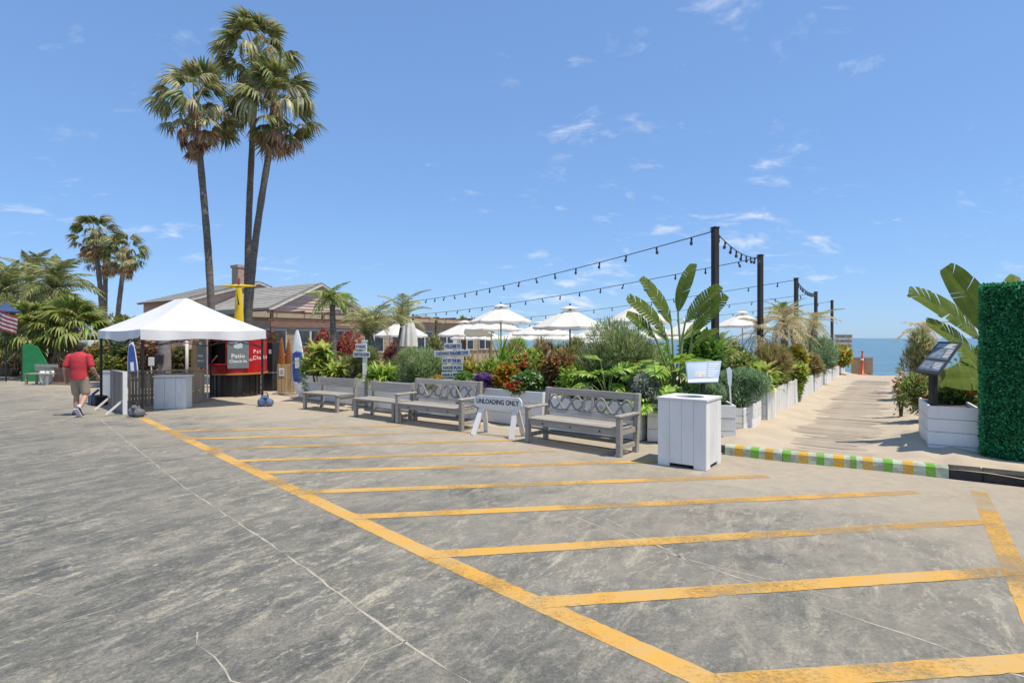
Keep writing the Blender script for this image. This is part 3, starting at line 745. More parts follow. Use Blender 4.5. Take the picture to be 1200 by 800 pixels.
# long low wing: back wall, fascia
lw = thing('low_wing', 'long low tan board wall with windows running behind the pergola and umbrellas', 'building', A0 + UU*.22, BRZ)
y0, y1 = -4.2, 15.5
bx('wall', (-.6, y0, 0), (-.05, y1, 3.0), TAN, lw)
for i in range(12): bx('board', (-.05, y0, .15+i*.235), (-.02+.004*(i % 2), y1, .37+i*.235), TAN, lw)
bx('roof', (-6, y0-.2, 3.02), (.25, y1+.3, 3.16), ROOF, lw)
bx('fascia', (.255, y0-.2, 2.86), (.31, y1+.3, 3.15), TAN, lw)
for i in range(9):
    yc = y0+1.3+i*2.15
    f = bx('window', (.0, yc-.75, 1.0), (.04, yc+.75, 2.3), TRIM, lw)
    for sx in (-.38, .38): bx('pane', (.041, yc+sx-.32, 1.08), (.05, yc+sx+.32, 2.22), GLASSD, f)
# pergola: rust-brown posts and beams along the wing
pg = thing('pergola', 'rusty brown pergola of posts and beams in front of the low wing', 'pergola', A0 + UU*2.6, BRZ)
for i in range(8):
    y = -4.4+i*2.7
    MB().box((-.06, y-.06, 0), (.06, y+.06, 3.02)).build('post', DARKWOOD, pg)
for z, x in ((2.98, 0), (2.62, .02)): bx('beam', (x-.04, -4.6, z), (x+.04, 14.6, z+.09), DARKWOOD, pg)
bx('beam', (-2.25, -4.6, 2.93), (-2.15, 14.6, 3.05), DARKWOOD, pg)
for i in range(13):
    y = -4.4+i*1.55
    bx('rafter', (-2.3, y-.025, 3.072), (.2, y+.025, 3.13), DARKWOOD, pg)
bx('valance_board', (.045, -4.5, 2.36), (.075, 1.2, 2.60), pmat('red_brown_fascia', (.26, .15, .11), (.20, .11, .08), .8, (4, 4, 9)), pg)
bx('rail', (.0, -4.5, .95), (.05, 14.3, 1.02), DARKWOOD, pg)
for i in range(36):                                       # bamboo screen slats between the posts
    y = -4.4+i*.53
    bx('screen_slat', (-.03, y, .1), (-.01, y+.45, .95), DRIFT, pg)

# ------------------------------------------------------------------ palms
BIGP = 'tall fan palms rising behind the kiosk'
def palm_at(label, bpx, bZ, tpx, tpy, tZ, r0, r1, nl, nd, sc, bend=(0, 0), group=None, ph=0):
    return fan_palm(label, (XZ(bpx, bZ), bZ, 0), PZ(tpx, tpy, tZ), r0, r1, nl, nd, sc, bend, group, ph)
palm_at('tall fan palm standing alone behind the white canopy tent', 252, 21.0, 229, 128, 21.0, 0.14, .11, 32, 13, 1.0, (.10, 0), BIGP, .3)
palm_at('tallest fan palm, its trunk crossing behind a leaning one', 289, 23.0, 301, 68, 23.0, .145, .11, 34, 10, 1.02, (-.12, 0), BIGP, 1.1)
palm_at('fan palm leaning away from its taller neighbour, crown lower and heavy with dead fronds', 286, 22.0, 324, 128, 21.6, .15, .115, 36, 17, 1.06, (-.22, 0), BIGP, 2.0)
FARP = 'fan palms in a far clump of three'
palm_at('far fan palm with pinkish dead fronds, tallest of the clump of three', 118, 44, 110, 276, 44, .2, .16, 28, 18, 1.1, (.3, 0), FARP, .5)
palm_at('far fan palm with a straight trunk in the middle of the clump of three', 122, 47, 124, 300, 47, .2, .16, 24, 20, 1.05, (0, 0), FARP, 1.5)
palm_at('far fan palm with a trunk leaning out from the clump of three', 134, 44, 147, 297, 44, .19, .15, 26, 16, 1.05, (-.1, 0), FARP, 2.6)
QP = [(.20, .25, .07), (.14, .19, .06), (.32, .32, .14), (.42, .39, .19)]
QF = [feather_frond_mesh('feather_frond', QP, 2.3, rise, fall, 40, .55, .05, .12, .6) for rise, fall in ((.55, .85), (.35, .75), (.7, 1.0))]
feather_palm('feather_palm', 'feather palm with arching pale fronds above the low fan palm thicket', (XZ(64, 27), 27, 0), 4.05, .2, QF, 26, 1.0, None, (0, 0), (84, -40))
feather_palm('feather_palm', 'shaggy feather palm behind the blue tipped roof and striped flag', (XZ(8, 29), 29, 0), 4.0, .2, QF, 28, 1.02, None, (0, 0), (84, -45))
feather_palm('feather_palm', 'feather palm crowded behind the two others at the thicket', (XZ(36, 31), 31, 0), 4.9, .2, QF, 24, .95, None, (0, 0), (84, -35))
LOWG = [(.20, .27, .05), (.27, .31, .08), (.13, .19, .045), (.36, .34, .14)]
LF = [fan_frond_mesh('low_fan_frond', LOWG, .72, .8, s, 20, dr, fo) for s, dr, fo in ((110, .3, .1), (100, .45, .3), (115, .35, .2))]
def low_palm(label, px, Z, h, n, sc, nd=0):
    t = thing('low_fan_palm', label, 'palm tree', (XZ(px, Z), Z, 0), 0, 'low fan palms in the thicket')
    trunk_mesh([(0, 0, 0), (.1, 0, h*.5), (.05, 0, h)], .28, .2).build('trunk', BARK, t, True)
    for i in range(n):
        u = (i+.5)/n
        put(random.choice(LF), 'frond', t, (.05, 0, h-.3*u), i*2.39996, R(72)-R(95)*u+random.gauss(0, .1), random.gauss(0, .25), sc*random.uniform(.85, 1.15))
    for i in range(nd):
        put(random.choice(DFANS), 'dead_frond', t, (.05, 0, h-.45), i*2.39996, R(-50)+random.gauss(0, .15), 0, sc*.8)
    return t
low_palm('low fan palm spreading over the green board', 42, 25.2, 2.15, 34, 1.25, 6)
low_palm('low fan palm with a dark hollow beneath, beside the person in red', 84, 25.5, 2.3, 36, 1.25, 8)
low_palm('low fan palm beside the dark barrel', 8, 27.5, 1.7, 30, 1.25, 6)
low_palm('low fan palm at the back of the thicket', 62, 28.5, 2.9, 30, 1.3, 4)

# ------------------------------------------------------------------ hedges and things at the far side of the lot
HB = [(.18, .23, .05), (.26, .27, .07), (.34, .31, .09), (.11, .15, .04)]
HC = [(.26, .17, .09), (.32, .20, .11), (.18, .18, .06), (.38, .24, .15), (.15, .17, .05)]
def hedge(label, x0, x1, yt, Z, pal, fl=None, n=3200, leaf=.15):
    b_, r_, h = pxbox(x0, x1, yt, Z, 0)
    return bush('hedge_shrub', label, 'shrub', b_, r_*1.08, h, pal, n, leaf, leaf*.55, TRI, 16, .2, fl, 'shrubs behind the canopy tent', ry=min(r_, 1.0))
hedge('golden green hedge shrub between the thicket and the tent roof', 118, 176, 373, 27, HB, None, 3600, .17)
hedge('olive shrub beside the blue and white feather banner under the tent', 118, 172, 398, 21.5, HB)
hedge('rusty brown flowering shrub behind the small white post sign', 160, 212, 396, 21, HC, ([(.55, .22, .14), (.6, .32, .2)], 160, .07, .2))
hedge('pale olive shrub against the tan surfboard by the kiosk', 196, 232, 404, 20, [(.24, .22, .09), (.17, .17, .06), (.12, .13, .05)])
hedge('orange tinted shrub behind the white roadside cabinet', 100, 126, 402, 24, HB, ([(.6, .2, .12)], 70, .07, .5), 1800)
hedge('dark shrub closing the gap beneath the feather palms', 60, 104, 412, 29, [(.05, .08, .02), (.08, .11, .03)], None, 2600)
hedge('dark shrub behind the barrel', -20, 34, 402, 31, [(.06, .09, .025), (.10, .13, .04)], None, 3200)
# green board leaning in the thicket
gb = G(42, 447)
t = thing('green_board', 'bright green panel standing at a slant beneath the low fan palm', 'panel', (XZ(40, 23.6), 23.6, 0), R(8))
MB().add([(-.45, 0, 0), (.62, 0, 0), (.60, 0, .55), (.12, 0, 1.48), (-.22, 0, 1.62), (-.45, 0, 1.55), (-.45, .06, 0), (.62, .06, 0), (.60, .06, .55), (.12, .06, 1.48), (-.22, .06, 1.62), (-.45, .06, 1.55)],
         [(0, 1, 2, 3, 4, 5), (11, 10, 9, 8, 7, 6)] + [(i, 6+i, 6+(i+1) % 6, (i+1) % 6) for i in range(6)]).build('panel', pmat('green_panel', (.02, .20, .065), (.03, .26, .09), .5, (3, 3, 3)), t)
MB().bar((-.47, .02, 0), (-.47, .02, 1.62), .05).build('post', BLACKW, t)
# barrel planter
t = thing('barrel', 'dark wooden half barrel planter at the lot edge', 'barrel', G(12, 441), 0)
MB().lathe([(.001, .02), (.30, .02), (.36, .3), (.33, .62), (.29, .62), (.28, .5), (.001, .5)], 18).build('staves', pmat('barrel_wood', (.06, .045, .035), (.11, .085, .06), .85, (14, 14, 3), bump=.4), t, True)
for z, r_ in ((.14, .335), (.48, .352)): MB().lathe([(r_+.004, z-.025), (r_+.012, z), (r_+.004, z+.025)], 18).build('hoop', BLACK, t)
rosettes('strap_plant', 'tufted strap leaf plant in the dark barrel', 'plant', G(12, 441)+Vector((0, 0, .5)), .3, .6, HB, 3, 16, .55, .05)
# small grey bench and white drums in front of the green board
t = thing('garden_bench', 'small grey slatted bench in front of the green board', 'bench', G(29, 451), R(-10))
for x in (0, .95):
    for y in (0, .4): bx('leg', (x, y, 0), (x+.07, y+.07, .42 if y == 0 else .8), GREYW, t)
for i in range(3): bx('seat_slat', (-.02, -.02+i*.16, .42), (1.04, .12+i*.16, .455), GREYW, t)
for i in range(2): bx('back_slat', (0, .38, .55+i*.14), (1.02, .41, .66+i*.14), GREYW, t)
for i, px in enumerate((52, 59.5)):
    t = thing('white_drum', ['white plastic drum beside the small grey bench', 'white plastic drum beside the brown planter box'][i], 'drum', G(px, 450), 0)
    MB().lathe([(.001, 0), (.15, 0), (.16, .06), (.15, .12), (.165, .4), (.155, .5), (.13, .53), (.001, .53)], 14).build('body', WHITE, t, True)
    MB().lathe([(.168, .38), (.175, .41), (.168, .44)], 14).build('rim', WHITE, t, True)
t = thing('planter_box', 'brown wooden planter box on a pallet near the person in red', 'planter', G(63.5, 450.5), R(-15))
bx('pallet', (-.12, -.1, 0), (1.0, .62, .09), DRIFT, t)
for i in range(5): bx('board', (i*.17, 0, .09), (i*.17+.165, .03, .66), DARKWOOD, t)
for i in range(3): bx('board', (.85, .03+i*.17, .09), (.88, .19+i*.17, .66), DARKWOOD, t)
bx('soil', (.0, .031, .1), (.849, .53, .6), SOIL, t)
rosettes('strap_plant', 'lime tufted plant in the brown planter box', 'plant', G(72, 449)+Vector((0.1, .3, .6)), .4, .6, HB, 4, 16, .55, .05)
# striped flag and blue pointed roof at the thicket's edge
t = thing('striped_flag', 'red and white striped flag hanging below the blue pointed roof', 'flag', Vector((XZ(4, 22.6), 22.6, 0)), 0)
MB().tube([(-.55, .05, 0), (-.55, .05, 3.25)], .03, 8).build('pole', BLACK, t)
FR = pmat('flag_red', (.35, .05, .06), (.28, .04, .05), .8); FW = pmat('flag_white', (.6, .58, .56), (.5, .48, .46), .8)
for i in range(9):
    vs = []
    for j in range(7):
        x = -.5+j*.17; 
        for q in (0, 1): vs.append((x, .07*math.sin(j*1.3+i*.2), 3.12 - (i+q)*.085 - .16*j*.42))
    MB().add(vs, [(2*j, 2*j+1, 2*j+3, 2*j+2) for j in range(6)]).build('stripe', FR if i % 2 == 0 else FW, t)
t = thing('blue_umbrella', 'dark blue pointed umbrella poking above the striped flag', 'umbrella', (XZ(7, 23.6), 23.6, 0), 0)
MB().tube([(0, 0, 0), (0, 0, 3.33)], .03).build('pole', BLACK, t)
MB().lathe([(.02, 3.38), (.22, 3.16), (.50, 2.98), (.50, 2.92)], 8).build('canopy', pmat('blue_canvas', (.03, .06, .14), (.05, .08, .17), .8), t)
# white roadside cabinet by the hedge
t = thing('utility_cabinet', 'pale utility cabinet half hidden by the shrub beyond the person', 'cabinet', (XZ(104, 24.6), 24.6, 0), R(-15))
bx('body', (-.25, -.2, 0), (.25, .3, 1.75), OLDWHITE, t, .02); bx('door', (-.2, -.225, .1), (.2, -.201, 1.65), pmat('grey_green_door', (.3, .36, .36), (.24, .3, .3), .5), t)
bx('vent', (-.13, -.24, 1.2), (.13, -.226, 1.55), GLASSD, t)

# ------------------------------------------------------------------ canopy tent
TL, TF, TR = G(117, 474), G(166, 486.5), G(309, 475.5)
TB = TL + (TR - TF)
tent = thing('canopy_tent', 'white pop-up canopy tent on thin black legs over the counters', 'tent', (0, 0, 0))
EH = 2.06
cor = [V2(TF), V2(TR), V2(TB), V2(TL)]
cen = sum(cor, Vector())/4
rd = (cor[0]-cor[3]).normalized()                          # ridge runs along the left edge's direction
RA, RB = cen - rd*.42 + Vector((0, 0, 2.93)), cen + rd*.42 + Vector((0, 0, 2.93))
cor = [c + (c-cen).normalized()*.06 for c in cor]
edges = [(cor[0], cor[1], RB, RB), (cor[1], cor[2], RB, RA), (cor[2], cor[3], RA, RA), (cor[3], cor[0], RA, RB)]
for e0, e1, r0, r1 in edges:
    N, M = 16, 10; vs = []
    out = ((e0+e1)/2 - cen); out.z = 0; out.normalize()
    for j in range(M+1):
        t_ = j/M
        for i in range(N+1):
            u = i/N
            lo = e0 + (e1-e0)*u + Vector((0, 0, EH)); hi = r0 + (r1-r0)*u
            p = lo + (hi-lo)*t_
            p.z -= .10*math.sin(math.pi*t_)*(.35+.65*math.sin(math.pi*u)) + .03*math.sin(u*23)*math.sin(math.pi*t_)*(1-t_)*math.sin(math.pi*u)
            p.z -= .035*math.sin(math.pi*u)*(1-t_)
            vs.append(p)
    pn = MB().add(vs, [(j*(N+1)+i, j*(N+1)+i+1, (j+1)*(N+1)+i+1, (j+1)*(N+1)+i) for j in range(M) for i in range(N)]).build('roof_panel', FABRIC, tent, True)
    vs = []; N = 30
    for j in range(4):
        for i in range(N+1):
            u = i/N; p = e0 + (e1-e0)*u + Vector((0, 0, EH - .035*math.sin(math.pi*u) - j*.075))
            p += out*((.012 + .035*math.sin(u*17+e0.x*3)*math.sin(u*7.3))*j/3)
            p.z -= .03*math.sin(u*9+e0.y)*(j == 3)
            vs.append(p)
    MB().add(vs, [((j+1)*(N+1)+i, (j+1)*(N+1)+i+1, j*(N+1)+i+1, j*(N+1)+i) for j in range(3) for i in range(N)]).build('valance', FABRIC, tent, True)
for i, c in enumerate([V2(TF), V2(TR), V2(TB), V2(TL)]):
    c2 = c + (cen-c).normalized()*.04; c2.z = 0
    MB().bar(c2 + Vector((0, 0, .02)), c2 + Vector((0, 0, EH-.02)), .045).build('leg', BLACK, tent)
    bx('foot', (c2.x-.07, c2.y-.07, .006), (c2.x+.07, c2.y+.07, .02), BLACK, tent)
cc = [c + Vector((0, 0, EH-.10)) for c in cor]
for i in range(4):
    a, b_ = cc[i], cc[(i+1) % 4]; m = (a+b_)/2; m = m + (cen+Vector((0, 0, EH))-m)*.10; m.z = EH-.10
    a = a + (cen+Vector((0, 0, EH))-a)*.06; b_ = b_ + (cen+Vector((0, 0, EH))-b_)*.06; a.z = b_.z = EH-.14
    MB().bar(a, m + Vector((0, 0, -.32)), .022).bar(m + Vector((0, 0, -.32)), b_, .022).bar(a + Vector((0, 0, -.32)), m, .022).bar(m, b_ + Vector((0, 0, -.32)), .022).build('scissor_brace', BLACK, tent)
# weights at the legs
BAG = pmat('grey_sandbag', (.12, .12, .13), (.19, .19, .20), .9, (8, 8, 8), bump=.6)
BLUEB = pmat('blue_sandbag', (.05, .09, .20), (.16, .20, .30), .85, (6, 6, 6), bump=.6)
def sandbag(label, p, mat, rz, s=1.0, strap=True):
    t = thing('sandbag', label, 'sandbag', (p.x, p.y, .004), rz, 'weights on the tent legs')
    m = MB().box((-.17*s, -.11*s, .0), (-.01*s, .12*s, .20*s), .05*s).box((.0*s, -.10*s, .0), (.17*s, .13*s, .17*s), .05*s).box((-.11*s, -.08*s, .14*s), (.07*s, .09*s, .27*s), .05*s); fused('bag', m, mat, t, .016, 5)
    MB().tube([(-.08*s, 0, .24*s), (-.05*s, -.02, .32*s), (.03*s, -.02, .325*s), (.06*s, .0, .24*s)], .014, 6).build('handle', BLACK, t, True)
sandbag('grey weight bag at the tent leg near the person', G(165, 487.5) + Vector((-.03, -.12, 0)), BAG, R(-20), 1.05)
sandbag('blue and grey weight bag at the tent leg by the kiosk', G(311, 475.5) + Vector((.05, -.1, 0)), BLUEB, R(15), 1.15)
t = thing('leg_weight', 'black block weight with a blue strap on the far tent leg', 'weight', G(117, 474) + Vector((0, 0, .004)), R(-35))
bx('block', (-.26, -.2, 0), (.26, .12, .26), BLACK, t, .03); MB().tube([(-.02, -.21, .02), (-.03, -.18, .27), (0, -.02, .42)], .035, 6).build('strap', pmat('blue_strap', (.03, .10, .28), None, .7), t)

# counters and fences below the tent
f0, f1 = G(150, 476.5), G(240, 471.5)
L = (f1-f0).length
t = thing('slat_fence', 'rough brown slat fence counter below the tent', 'fence', f0, math.atan2((f1-f0).y, (f1-f0).x))
n = 25
for i in range(n):
    x = L*i/n
    MB().box((x+.003, -.012+random.uniform(-.008, .008), random.uniform(0, .03)), (x+L/n-.004, .02, .90+random.uniform(-.02, .02))).build('slat', DRIFT, t)
bx('rail', (0, .021, .25), (L, .05, .32), DRIFT, t); bx('rail', (0, .021, .68), (L, .05, .75), DRIFT, t); bx('top_board', (-.02, -.06, .925), (L+.02, .3, .95), DRIFT, t)
f2 = G(240, 471.5) + Vector((-.62, .9, 0)); L2 = (f2-f1).length
t = thing('slat_fence', 'short return of the slat fence running back to the kiosk', 'fence', f1, math.atan2((f2-f1).y, (f2-f1).x))
for i in range(14):
    x = .03+(L2-.03)*i/14; MB().box((x+.003, .0, 0), (x+L2/14-.006, .03, .90+random.uniform(-.02, .02))).build('slat', DRIFT, t)
c0, c1 = G(180, 479.5), G(214.5, 479)
L = .80
t = thing('white_counter', 'white panelled counter box in front of the slat fence', 'counter', c0, R(6))
bx('carcass', (.02, .02, 0), (L-.02, .38, .83), WHITE, t)
for i in range(3): bx('panel', (i*L/3+.004, 0, .01), ((i+1)*L/3-.004, .019, .80), WHITE, t)
bx('top', (-.02, -.03, .831), (L+.02, .40, .87), WHITE, t, .008)
# sandwich barricade of grey slats
b0, b1 = G(129, 479), G(145, 485.5)
t = thing('slat_barricade', 'grey slatted barricade panel with slanting feet beside the tent leg', 'barricade', b0, math.atan2((b1-b0).y, (b1-b0).x))
L = (b1-b0).length
GD = pmat('grey_driftwood', (.37, .32, .26), (.26, .22, .18), .9, (20, 20, 2), 5, rand=.25, bump=.4)
for i in range(9):
    x = L*i/9; bx('slat', (x+.003, 0, .02+random.uniform(0, .02)), (x+L/9-.003, .025, 1.02+random.uniform(-.015, .01)), GD, t)
bx('frame_post', (L+.0, -.03, 0), (L+.07, .06, 1.04), OLDWHITE, t); bx('frame_rail', (0, .026, .95), (L-.002, .06, 1.03), OLDWHITE, t); bx('frame_rail', (0, .026, .3), (L-.002, .06, .37), GD, t)
for x in (.15, L-.05): MB().bar((x, -.35, .02), (x, -.01, .34), .05, .04).build('foot_brace', OLDWHITE, t)
b2 = G(118, 470); b3 = G(129.5, 470)
t = thing('white_barrier', 'white panelled barrier standing behind the tent leg', 'barrier', b2, R(-8))
for i in range(4): bx('panel', (i*.085, 0, .1), (i*.085+.08, .03, .85), OLDWHITE, t)
bx('rail', (-.02, -.01, .851), (.36, .04, .9), OLDWHITE, t); bx('foot', (.0, -.1, 0), (.06, .15, .098), OLDWHITE, t); bx('foot', (.28, -.1, 0), (.34, .15, .098), OLDWHITE, t)
# small sign post, feather banner, mast and surfboard behind the fence
def board_mesh(Lb, wid, th, nose=.75):
    m = MB(); N = 22; rings = []
    for i in range(N+1):
        t_ = i/N; w = wid*.5*max(.015, math.sin(math.pi*min(.995, t_**nose*.97+.015))**.62)
        z = t_*Lb; bow = .05*(2*t_-1)**2*Lb*.35
        rings.append([(w*math.cos(a), bow + th*.5*math.sin(a)*(.3+.7*min(1, w/wid*3)), z) for a in [2*math.pi*k_/12 for k_ in range(12)]])
    m.add([v for r_ in rings for v in r_], [(i*12+k_, i*12+(k_+1) % 12, (i+1)*12+(k_+1) % 12, (i+1)*12+k_) for i in range(N) for k_ in range(12)])
    return m
SBW = pmat('surfboard_white', (.74, .76, .78), (.66, .69, .72), .35, (3, 3, 3)); SBB = pmat('surfboard_blue', (.035, .07, .30), (.06, .11, .36), .4, (5, 5, 5))
def surfboard(label, p, Lb, wid, mat, rz, lean=(0, 0), decal=None, name='surfboard'):
    t = thing(name, label, 'surfboard', p, 0, None); t.rotation_euler = (lean[0], lean[1], rz)
    d = board_mesh(Lb, wid, .07).build('deck', mat, t, True)
    if decal:
        m = MB(); N = 14; a0, a1 = decal[1], decal[2]; vs = []
        for i in range(N+1):
            t_ = a0+(a1-a0)*i/N; w = wid*.5*math.sin(math.pi*min(.995, t_**.75*.97+.015))**.62*.82*min(1, 4*math.sin(math.pi*i/N)+.12)
            bow = .05*(2*t_-1)**2*Lb*.35
            for q in (-1, 0, 1): vs.append((q*w, bow-.040-(.004 if q == 0 else -.010), t_*Lb))
        m.add(vs, [(3*i+q, 3*i+q+1, 3*i+q+4, 3*i+q+3) for i in range(N) for q in (0, 1)]).build('decal', decal[0], t)
        MB().box((-wid*.16, -.052, Lb*.42), (wid*.16, -.050, Lb*.58)).build('emblem', SBW, t)
    return t
surfboard('white surfboard with a blue decal standing beside the bamboo panel', G(351, 464) , 2.12, .46, SBW, R(-8), (R(-3), R(-4.5)), (SBB, .2, .68))
surfboard('blue and white feather board behind the slat fence', (XZ(157.5, 18), 18, 0), 1.85, .30, SBW, R(20), (0, R(-3)), (SBB, .3, .9))
surfboard('tan upright surfboard beside the grey kiosk sign', (XZ(229, 18.6), 18.6, 0), 2.2, .42, pmat('tan_board_resin', (.36, .20, .07), (.28, .15, .05), .4), R(-20))
OR = pmat('orange_wood_board', (.40, .17, .055), (.30, .12, .04), .5, (30, 30, 1.5), 5, rand=.1)
for i, (px, hh) in enumerate(((329.5, 1.86), (338, 1.80))):
    surfboard(['orange brown wooden surfboard behind the bamboo panel beside the black cabinet', 'orange brown wooden surfboard behind the bamboo panel beside the white surfboard'][i], (XZ(px, 19.4), 19.4, 0), hh, .30, OR, R(-6), (0, 0), None)
t = thing('mast', 'plain white mast between the tan surfboard and the shrubs', 'post', (XZ(219, 17.6), 17.6, 0), 0)
MB().tube([(0, 0, 0), (0, 0, 2.2)], .045, 10).build('pole', WHITE, t, True); bx('foot', (-.12, -.12, 0), (.12, .12, .02), BLACK, t)
t = thing('post_sign', 'small pale sign on a thin post behind the slat fence', 'sign', (XZ(177.5, 17), 17, 0), 0)
MB().tube([(0, 0, 0), (0, 0, 1.1)], .018, 8).build('post', WHITE, t); bx('plate', (-.09, -.02, 1.0), (.09, .0, 1.26), OLDWHITE, t, .006)
# trunk with a black box
t = thing('tree_stump', 'grey bare trunk with a black meter box behind the slat fence', 'tree trunk', (XZ(192, 19), 19, 0), 0)
trunk_mesh([(0, 0, 0), (.03, 0, 1.1), (-.02, 0, 2.4)], .22, .17).build('trunk', pmat('grey_bark', (.19, .18, .165), (.28, .265, .24), .9, (5, 5, 9), bump=.6), t, True)
bx('meter_box', (-.13, -.34, .98), (.13, -.2, 1.3), BLACK, t, .02)
# yellow board sculpture behind the tent
YEL = pmat('yellow_resin', (.80, .60, .015), (.74, .52, .02), .3, (2, 2, 2))
t = thing('yellow_board_totem', 'yellow upright board topped by a crosswise yellow board above the tent', 'sculpture', (XZ(280, 19.5), 19.5, 0), R(4))
m = MB(); Nn = 14; vs = []
for i in range(Nn+1):
    z = 3.62*i/Nn; w = .27 - .16*(i/Nn)**1.1
    for a in [2*math.pi*k_/14 for k_ in range(14)]: vs.append((w*math.cos(a), .12*(1-.4*i/Nn)*math.sin(a), z))
m.add(vs, [(i*14+k_, i*14+(k_+1) % 14, (i+1)*14+(k_+1) % 14, (i+1)*14+k_) for i in range(Nn) for k_ in range(14)]).build('upright_board', YEL, t, True)
hb = board_mesh(1.2, .34, .12, 1.0); hb.v = [(z-.62, y*.9, x*.32+3.68) for x, y, z in hb.v]; hb.build('cross_board', YEL, t, True)
MB().add([(-.02, -.14, 3.55), (.06, -.10, 3.0), (.02, -.15, 3.0), (-.015, -.13, 3.55)], [(0, 1, 2), (0, 2, 3)]).build('fin_mark', BLACK, t)
MB().tube([(.0, 0, 3.70), (.0, 0, 3.95)], [.05, .03], 8).build('finial', pmat('red_cap', (.35, .04, .03), None, .5), t)

# ------------------------------------------------------------------ kiosk
KC = Vector((XZ(277, 18.1), 18.1, 0)); kd = Vector((-KC.x, -KC.y, 0)).normalized()
RED = pmat('red_gloss_paint', (.50, .012, .016), (.42, .012, .016), .28, (2, 2, 2), spec=.5); REDD = pmat('red_trim', (.34, .012, .014), None, .35)
t = thing('kiosk', 'round red check-in kiosk with a black base and serving hatch', 'kiosk', KC, math.atan2(kd.y, kd.x))
def ring(name, r0, r1, z0, z1, a0, a1, mat, n=28, par=None):
    return MB().lathe([(r1, z0), (r1, z1), (r0, z1), (r0, z0), (r1, z0)], n, (0, 0, 0), R(a0), R(a1)).build(name, mat, par or t, False)
MB().lathe([(.001, 0), (.70, 0), (.70, .74), (.001, .74)], 40).build('base', pmat('kiosk_base_black', (.013, .012, .012), (.06, .055, .05), .35, (3, 3, 1.5)), t)
for i in range(20):                                       # upright battens round the base
    a = 2*math.pi*i/20; MB().bar((.71*math.cos(a), .71*math.sin(a), .02), (.71*math.cos(a), .71*math.sin(a), .73), .05, .03, (math.cos(a), math.sin(a), 0)).build('batten', BLACKW, t)
ring('trim_band', .80, .945, .70, .755, 0, 359.99, pmat('orange_trim', (.50, .20, .05), None, .5), 44)
# the hatch is cut between angles -58 and -18 (seen to the left of the grey sign)
ring('drum_wall', .82, .92, .756, 1.98, -17, 302, RED, 56)
ring('hatch_sill', .80, .96, .756, 1.02, -58, -17, REDD, 10); ring('hatch_head', .82, .92, 1.74, 1.98, -58, -17, RED, 10)
ring('counter_shelf', .78, 1.10, 1.022, 1.05, -62, -14, REDD, 12)
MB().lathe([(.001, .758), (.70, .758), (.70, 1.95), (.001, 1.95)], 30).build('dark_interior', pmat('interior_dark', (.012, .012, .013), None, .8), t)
MB().lathe([(.001, 2.06), (.5, 2.04), (1.0, 1.982), (1.0, 2.02), (.5, 2.08), (.001, 2.10)], 40).build('roof', REDD, t)
for a in (-17.5, -57.5): MB().bar((.93*math.cos(R(a)), .93*math.sin(R(a)), 1.05), (.93*math.cos(R(a)), .93*math.sin(R(a)), 1.74), .04, .04).build('hatch_frame', REDD, t)
MB().bar((.93*math.cos(R(-50)), .93*math.sin(R(-50)), 1.06), (1.08*math.cos(R(-30)), 1.08*math.sin(R(-30)), 1.3), .03).build('prop_arm', pmat('pinkish_arm', (.35, .2, .18), None, .5), t)
def tangent_frame(a, r_, z):                               # location and rotation of a plate facing outwards at angle a
    return (r_*math.cos(R(a)), r_*math.sin(R(a)), z), (R(90), 0, R(a)+math.pi/2)
GREYS = pmat('sign_grey', (.20, .235, .24), (.17, .205, .21), .5); SHELL = pmat('shell_pale', (.62, .70, .74), (.5, .58, .62), .5)
def patio_sign(a, r_, z, w, h, parent):
    loc, rot = tangent_frame(a, r_, z)
    e = MB(); hw = w/2; rr = w*.16; pts = [(-hw, -h/2), (hw, -h/2)] + [(hw-rr+rr*math.sin(q), h/2-rr+rr*math.cos(q)) for q in [math.pi/2*(1-i/5) for i in range(6)]] + [(-hw+rr-rr*math.sin(q), h/2-rr+rr*math.cos(q)) for q in [math.pi/2*i/5 for i in range(6)]]
    n_ = len(pts)
    e.add([(x, y, 0) for x, y in pts] + [(x, y, .03) for x, y in pts], [tuple(range(n_)), tuple(range(2*n_-1, n_-1, -1))[::-1]] + [(i, (i+1) % n_, n_+(i+1) % n_, n_+i) for i in range(n_)])
    s_ = e.build('sign_board', GREYS, parent); s_.location = loc; s_.rotation_euler = rot
    m = MB(); cx, cy, R0 = 0, h*.5-w*.27, w*.21           # scallop shell: fan of ribs
    vs = [(cx, cy-R0*.75, .034)]; K = 18
    for i in range(K+1):
        q = math.pi*(-.22+1.44*i/K); rr_ = R0*(1+.06*(i % 2)); vs.append((cx+rr_*math.cos(q), cy+rr_*.92*math.sin(q), .036))
    m.add(vs, [(0, i+1, i+2) for i in range(K)])
    m.build('shell_emblem', SHELL, s_)
    text_mesh('lettering', 'Patio', w*.29, LETW, s_, (0, -h*.06, .032), (0, 0, 0), sx=1.1, bold=.003)
    text_mesh('lettering', 'Check-In', w*.225, LETW, s_, (0, -h*.25, .032), (0, 0, 0), sx=1.0, bold=.002)
    return s_
patio_sign(3, .925, 1.34, .60, .86, t)
for k_, (s_, z) in enumerate((('Patio', 1.42), ('Check-In', 1.22))):
    for j, ch_ in enumerate(s_):                           # letters follow the curve of the drum
        a = 34 + (sum({'P': 7.2, 'C': 7.4, 't': 4.2, 'i': 3.2, '-': 4.0, 'I': 3.4}.get(q_, 6.4) for q_ in s_[:j]))
        loc, rot = tangent_frame(a, .923, z); text_mesh('lettering', ch_, .17, LETW, t, loc, rot, sx=.9, bold=.002)
